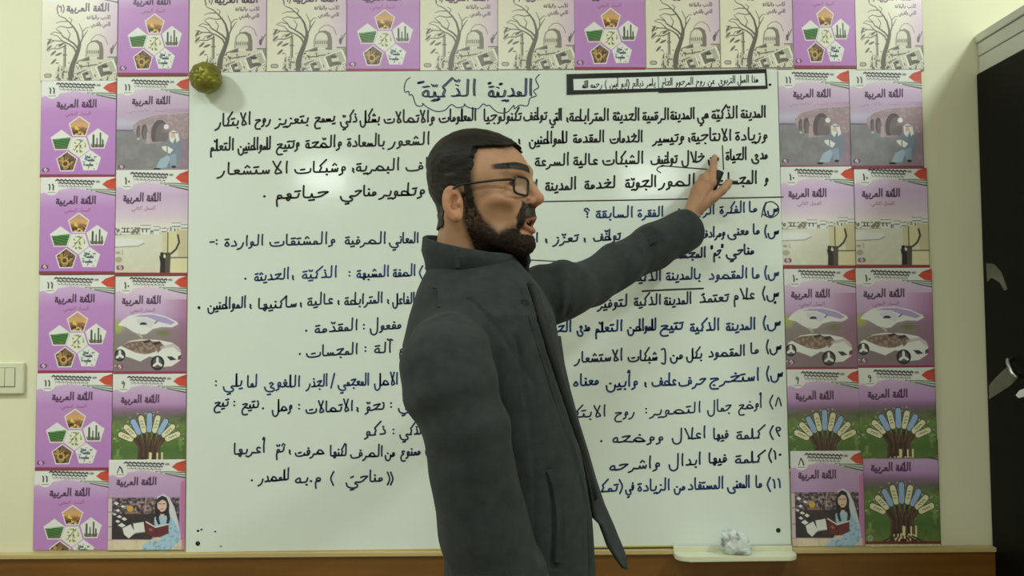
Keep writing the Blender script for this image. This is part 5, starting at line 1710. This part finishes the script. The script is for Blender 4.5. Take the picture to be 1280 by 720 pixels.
GAP = [tuple(on_coat(u + 7.5, v, -.006)) for u, v in PLACK[1:]]
SEAM = [[tuple(on_coat(u, v, .003)) for u, v in ((588, 374), (606, 392), (626, 417), (644, 444), (660, 468), (670, 482))],
        [tuple(on_coat(u, v, .002)) for u, v in ((645, 420), (653, 470), (664, 540), (668, 600), (668, 660), (664, 730))],
        [tuple(on_coat(u, v, .001)) for u, v in ((686, 586), (689, 600), (692, 630), (693, 665), (691, 704))]]
clo = (min(tc_ - tr_) - .10, -.935, HEM - .02)
chi = (ARP[-1][0] + .08, -.02, 1.72)
ch_ = .0040
Pc = grid(clo, chi, ch_)
Dc = coat_field(Pc)
Vc, Qc = surface(Dc, clo, ch_)
Vc = relax(Vc, Qc, 1, .4)

# ---- the rest of the body under the clothes (one surface with head and hand)
FT = man.location
hipx = (px(650, 720, YB).x)


def core_field(P):
    d = d_ell(P, tuple(px(606, 520, YB)), (.080, .115, .24))
    d = smin(d, d_ell(P, (hipx + .01, YB, .92), (.075, .12, .11)), .04)
    d = smin(d, d_cap(P, tuple(hw(-.035, 0, -.13)), tuple(px(594, 400, YB)), .050, .055), .03)
    d = smin(d, d_cap(P, tuple(px(598, 415, -.68)), SLP[1], .04, .045), .04)
    d = smin(d, chain(P, [SLP[1], SLP[4], SLP[-1]], (.046, .038, .028), .02), .03)
    d = smin(d, chain(P, [tuple(px(640, 385, -.50)), ARP[1], ARP[2], ARP[4], tuple(np.array(ARP[-1]) - adir * .03)], (.045, .042, .036, .034, .027), .02), .03)
    for s in (-1, 1):
        hp = (hipx, YB + s * .085, .90)
        kn = (hipx + .035, YB + s * .095, .50)
        an = (hipx + .01, YB + s * .10, .09)
        d = smin(d, chain(P, [hp, kn, an], (.078, .054, .038), .03), .03)
        d = smin(d, d_cap(P, (hipx - .02, YB + s * .10, .05), (hipx + .15, YB + s * .12, .035), .036, .026), .02)
    # right hand hanging below the cuff
    b = np.array(SLP[-1])
    d = smin(d, d_cap(P, tuple(b), tuple(b + np.array((.03, 0, -.10))), .026, .030), .02)
    for k in range(4):
        o = np.array((.02 + .013 * k * .8, -.012 + .008 * k, -.10))
        L = (.075, .085, .080, .062)[3 - k]
        d = smin(d, chain(P, [tuple(b + o), tuple(b + o + np.array((.012, .0, -L * .5))), tuple(b + o + np.array((.006, .004, -L)))], (.0105, .0092, .0078), .004), .006)
    d = smin(d, chain(P, [tuple(b + np.array((.045, -.01, -.04))), tuple(b + np.array((.062, -.014, -.075))), tuple(b + np.array((.062, -.010, -.105)))], (.014, .0105, .009), .005), .01)
    return d


klo = (-.32, -.93, .005)
khi = (ARP[-1][0] + .06, -.05, 1.68)
Pk = grid(klo, khi, .009)
Vk, Qk = surface(core_field(Pk), klo, .009)
Ck = np.tile(lin((196, 146, 110)), (len(Vk), 1))
Vw = h2w(Vh)
BV = np.concatenate([Vw, Vl, Vk]); BQ = np.concatenate([Qh, Ql + len(Vw), Qk + len(Vw) + len(Vl)]); BC = np.concatenate([Ch, Cl, Ck])
mine(np_mesh('body', BV, BQ, M['skin'], None, BC))
mine(np_mesh('hair', h2w(Vr), Qr, M['hair'], None, Cr))
M['beard'] = mat('short_black_beard', None, 0.75, 0.3, 500, 0.9, 800, attr='print', spec=.15)
mine(np_mesh('beard', h2w(Vb), Qb, M['beard'], None, Cb))
for s in (-1, 1):
    mine(eye_mesh(s))
V, F = [], []
for k in range(8):
    a = (k - 3.5) * .0048
    bm = bmesh.new() if k == 0 else bm
    add_box(bm, (.0945 - 16 * a * a - .003, a - .0022, -.0262), (.0985 - 16 * a * a, a + .0022, -.0195), .0008)
for v in bm.verts: v.co = hw(*v.co)
mine(bm_obj('teeth', bm, M['teeth'], None, True))

coat = mine(np_mesh('coat', Vc, Qc, M['wool']))


def cpart(o):
    """sub-part of the coat"""
    return under(o, man) if False else _sub(o)


def _sub(o):
    o.parent = coat
    o.matrix_parent_inverse = Matrix.Identity(4)
    return o


# collar: a standing band round the neck, open in front, higher towards the raised arm
def collar():
    n, V, F = 44, [], []
    ctr = px(589, 337, YB)
    rx = 52 * mpp(YB)
    for i in range(n + 1):
        a = math.radians(26 + (352 - 26) * i / n)            # 0 = front (+x), runs by the near side to the back
        ca, sa = math.cos(a), -math.sin(a)
        far = (sa + 1) / 2                                    # 0 near, 1 far
        fwd = .024 * sstep(math.radians(285), math.radians(345), a)
        bx, by = ctr.x + rx * ca * 1.02 + fwd, YB + .02 * fwd / .024 + .084 * sa
        bz = ctr.z - .006 + .022 * far - .004 * ca
        tx, ty = ctr.x - .001 + rx * (1.10 if ca < 0 else 1.09) * ca + fwd, YB + .090 * sa + .02 * fwd / .024
        vt = 322 - (322 - 299) * (1 - ca) / 2                 # rim height in the photograph, near side
        tzv = px(590, vt, YB - .09).z * (1 - far) + (px(590, vt - 9, YB + .09).z) * far
        for (x, y, z, o) in ((bx, by, bz - .02, .004), (bx, by, bz + .008, .008), (tx, ty, (bz + tzv) / 2, .0065), (tx * 1.0, ty, tzv - .002, .004), (tx, ty, tzv, 0), (tx, ty, tzv - .003, -.004), (tx, ty, (bz + tzv) / 2, -.004), (bx, by, bz - .02, -.006)):
            V.append((x + ca * o, y + sa * o, z))
    k = 8
    for i in range(n):
        for j in range(k):
            F.append((i * k + j, i * k + (j + 1) % k, (i + 1) * k + (j + 1) % k, (i + 1) * k + j))
    F.append(tuple(range(k))[::-1]); F.append(tuple(n * k + j for j in range(k)))
    bm = bmesh.new()
    vs = [bm.verts.new(v) for v in V]
    for f in F: bm.faces.new([vs[i] for i in f])
    bmesh.ops.recalc_face_normals(bm, faces=bm.faces[:])
    return bm_obj('collar', bm, M['wool'], None, True)


_sub(collar())


# far front panel that swings out to the lower right
def far_panel():
    rows = [(420, 684, 701), (455, 693, 706), (490, 704, 714), (530, 716, 725), (565, 727, 736), (600, 735, 746), (630, 741, 756), (648, 743, 764), (657, 752, 768), (670, 757, 773), (684, 762, 779), (698, 771, 784), (712, 781, 785)]
    V, F = [], []
    for v, a, b in rows:
        for t in (0, .5, 1):
            u = a + (b - a) * t
            y = YB - .035 + .075 * t + .012 * math.sin(v * .05) * t
            p = px(u, v, y)
            V.append(p)
    m = len(V)
    nrm = Vector((.55, -.8, 0)).normalized()
    V += [p - nrm * .008 + Vector((0, .008, 0)) for p in V[:m]]
    for i in range(len(rows) - 1):
        for j in range(2):
            q = (i * 3 + j, i * 3 + j + 1, i * 3 + j + 4, i * 3 + j + 3)
            F.append(q); F.append(tuple(x + m for x in q[::-1]))
    rim = [(0, 1), (1, 2)] + [(i * 3 + 2, i * 3 + 5) for i in range(len(rows) - 1)]
    rim += [(m - 1, m - 2), (m - 2, m - 3)] + [(i * 3 + 3, i * 3) for i in range(len(rows) - 2, -1, -1)]
    for a, b in rim:
        F.append((a, b, b + m, a + m))
    bm = bmesh.new()
    vs = [bm.verts.new(v) for v in V]
    for f in F: bm.faces.new([vs[i] for i in f])
    bmesh.ops.recalc_face_normals(bm, faces=bm.faces[:])
    bmesh.ops.subdivide_edges(bm, edges=bm.edges[:], cuts=1, use_grid_fill=True)
    return bm_obj('front_panel', bm, M['wool'], None, True)


_sub(far_panel())
_sub(tube('gap_shade', [Vector(g) + Vector((.0005, .004, 0)) for g in GAP[:9]], .0085, M['wool_shade'], None, 10))  # dark tube laid in the groove as the shade of the front opening


def strip(name, pts, w, th, off, m):
    """narrow raised strap along pixels on the coat's near side; w in pixels across"""
    P = [on_coat(u, v, off) for u, v in pts]
    V, F = [], []
    for i, p in enumerate(P):
        t = (P[min(i + 1, len(P) - 1)] - P[max(i - 1, 0)]).normalized()
        nn = Vector((p.x - float(np.interp(p.z, tz_, tc_)), (p.y - YB) * 1.4, 0)).normalized()
        s = nn.cross(t).normalized() * (w / 2 * mpp(p.y))
        for q in (p - s - nn * .006, p - s + nn * th, p + s + nn * th, p + s - nn * .006): V.append(q)
    for i in range(len(P) - 1):
        for j in range(4): F.append((i * 4 + j, i * 4 + (j + 1) % 4, i * 4 + 4 + (j + 1) % 4, i * 4 + 4 + j))
    F.append((3, 2, 1, 0)); k = len(P) * 4 - 4; F.append((k, k + 1, k + 2, k + 3))
    bm = bmesh.new()
    vs = [bm.verts.new(v) for v in V]
    for f in F: bm.faces.new([vs[i] for i in f])
    bmesh.ops.recalc_face_normals(bm, faces=bm.faces[:])
    bmesh.ops.bevel(bm, geom=bm.edges[:], offset=.0012, segments=2, affect='EDGES')
    return bm_obj(name, bm, m, None, False)


_sub(strip('pocket_welt', [(687, 588), (693, 606), (697, 630), (698.5, 660), (697, 703)], 10, .0060, .0, M['wool']))
_sub(strip('placket', [(u - 4, v) for u, v in PLACK[1:]], 9, .0025, .0, M['wool']))


def disc(name, c, nrm, r, th, m):
    bm = bmesh.new()
    bmesh.ops.create_cone(bm, cap_ends=True, segments=24, radius1=r, radius2=r * .85, depth=th)
    q = Vector((0, 0, 1)).rotation_difference(Vector(nrm).normalized()).to_matrix()
    for v in bm.verts: v.co = q @ v.co + Vector(c)
    return bm_obj(name, bm, m, None, False)


def ray_coat(u, v):
    """first point of the coat's field met along the pixel's line of sight"""
    y = -.90
    while y < -.05:
        p = px(u, v, y)
        i = [int(round((p[k] - clo[k]) / ch_)) for k in range(3)]
        if all(0 <= i[k] < Dc.shape[k] for k in range(3)) and Dc[tuple(i)] < 0: return p
        y += .0015
    return px(u, v, -.7)


p = ray_coat(545.5, 357)
_sub(disc('button', p + Vector((0, -.0015, 0)), (-.15, -.85, .5), .0085, .004, M['button']))
p = ray_coat(656, 380)
_sub(disc('button', p + Vector((0, -.001, 0)), (.35, -.93, .1), .009, .005, M['button']))


def surf_strap(name, pix, w, th, m):
    """raised strap over any part of the coat the photograph shows, through pixels pix"""
    P = [ray_coat(u, v) for u, v in pix]
    V = []
    for i, p in enumerate(P):
        t = (P[min(i + 1, len(P) - 1)] - P[max(i - 1, 0)]).normalized()
        nn = (CAM_POS - p).normalized()
        s = nn.cross(t).normalized() * (w / 2 * mpp(p.y))
        V += [p - s - nn * .012, p - s + nn * th, p + s + nn * th, p + s - nn * .012]
    bm = bmesh.new()
    vs = [bm.verts.new(v) for v in V]
    for i in range(len(P) - 1):
        for j in range(4): bm.faces.new([vs[x] for x in (i * 4 + j, i * 4 + (j + 1) % 4, i * 4 + 4 + (j + 1) % 4, i * 4 + 4 + j)])
    bm.faces.new(vs[3::-1]); bm.faces.new(vs[-4:])
    bmesh.ops.recalc_face_normals(bm, faces=bm.faces[:])
    return bm_obj(name, bm, m, None, False)


_sub(surf_strap('shoulder_strap', [(549, 350), (551, 360), (552, 372), (551, 384)], 9, .003, M['wool']))
_sub(surf_strap('sleeve_strap', [(806, 286), (809, 292), (812, 299), (815, 305)], 17, .008, M['wool']))
pa, pb = px(571.5, 311, -.69), px(573, 335, -.69)
bm = bmesh.new()
add_box(bm, (-.0045, -.003, -.018), (.0045, .003, .018), .0015)
for v in bm.verts: v.co = v.co + (pa + pb) / 2 + Vector((0, -.001 , 0))
_sub(bm_obj('collar_loop', bm, M['wool'], None, False))

# trousers and shoes (below the frame)
tb_ = bmesh.new()


def trousers_field(P):
    d = d_ell(P, (hipx, YB, .94), (.125, .168, .15))
    for s in (-1, 1):
        d = smin(d, chain(P, [(hipx, YB + s * .085, .88), (hipx + .035, YB + s * .095, .50), (hipx + .01, YB + s * .10, .085)], (.096, .074, .068), .03), .03)
    return smax(smax(d, .06 - P[2], .004), P[2] - 1.0, .01)


tlo = (hipx - .2, YB - .25, .03)
Pt = grid(tlo, (hipx + .2, YB + .25, 1.03), .01)
Vt, Qt = surface(trousers_field(Pt), tlo, .01)
mine(np_mesh('trousers', Vt, Qt, M['trouser']))
for s in (-1, 1):
    slo = (hipx - .12, YB + s * .11 - .08, -.012)
    Ps = grid(slo, (hipx + .24, YB + s * .11 + .08, .14), .006)
    d = smin(d_cap(Ps, (hipx - .03, YB + s * .10, .045), (hipx + .15, YB + s * .12, .035), .050, .042), d_cap(Ps, (hipx - .01, YB + s * .10, .05), (hipx + .01, YB + s * .10, .10), .046), .03)
    d = smax(d, .001 - Ps[2], .003)
    Vs, Qs = surface(d, slo, .006)
    mine(np_mesh('shoe', Vs, Qs, M['shoe']))

# ---- eyeglasses
gl = tag(empty('eyeglasses', hw(.1, 0, .03)), "black rectangular eyeglasses worn on the man's face", 'glasses')


def lens_loop(s, k=1.0, x=.0995):
    pts = []
    n = 32
    for i in range(n):
        a = 2 * math.pi * i / n
        c, w = math.cos(a), math.sin(a)
        ex = 2 / 4.2
        yy = .0235 * k * math.copysign(abs(c) ** ex, c)
        zz = .0160 * k * math.copysign(abs(w) ** ex, w)
        Yl = s * .0340 + yy
        pts.append(hw(x - 2.2 * (abs(Yl) - .01) ** 2 * 2, Yl, .0365 + zz))
    return pts


V, F = [], []


def addt(pts, r, n=8, close=False):
    if close: pts = pts + [pts[0], pts[1]]
    v, f = tube_geo(pts, r, n)
    b = len(V)
    V.extend(v); F.extend([tuple(i + b for i in q) for q in f])


for s in (-1, 1):
    addt(lens_loop(s), .0023, 8, True)
    addt([hw(.0985, s * .0125, .046), hw(.101, s * .006, .0475), hw(.1015, 0, .048)], .0018)
under(mesh_obj('front_frame', V, F, M['frame'], None, True), gl)
for s in (-1, 1):
    V, F = [], []
    addt([hw(.0905, s * .0570, .0445), hw(.086, s * .0630, .0445), hw(.06, s * .0705, .0425), (hw(.02, s * .0775, .0375)), hw(-.008, s * .0830, .0335), hw(-.026, s * .0830, .022), hw(-.036, s * .0800, .000)], [.0024, .0026, .0022, .0021, .002, .002, .0018])
    under(mesh_obj('temple', V, F, M['frame'], None, True), gl)
    bm = bmesh.new()
    a = lens_loop(s, .97, .0999); b = lens_loop(s, .97, .0988)
    va = [bm.verts.new(p) for p in a]; vb = [bm.verts.new(p) for p in b]
    bm.faces.new(va); bm.faces.new(vb[::-1])
    for i in range(len(va)): bm.faces.new((va[i], vb[i], vb[(i + 1) % len(vb)], va[(i + 1) % len(va)]))
    under(bm_obj('lens', bm, M['lens']), gl)

# ---- marker in the closed hand
m0, m1 = px(884, 254, -.056), px(900.5, 214, -.061)
mk = tag(empty('marker_pen', m0), "black whiteboard marker gripped in the man's raised hand", 'marker')
ax = (m1 - m0)
V, F = tube_geo([m0, m0 + ax * .02, m0 + ax * .62], [.0075, .0088, .0088], 20)
under(mesh_obj('barrel', V, F, M['button'], None, False), mk)
V, F = tube_geo([m0 + ax * .62, m0 + ax * .64, m0 + ax * .98, m1], [.0088, .0098, .0098, .0088], 20)
under(mesh_obj('cap', V, F, M['black_ink'], None, False), mk)
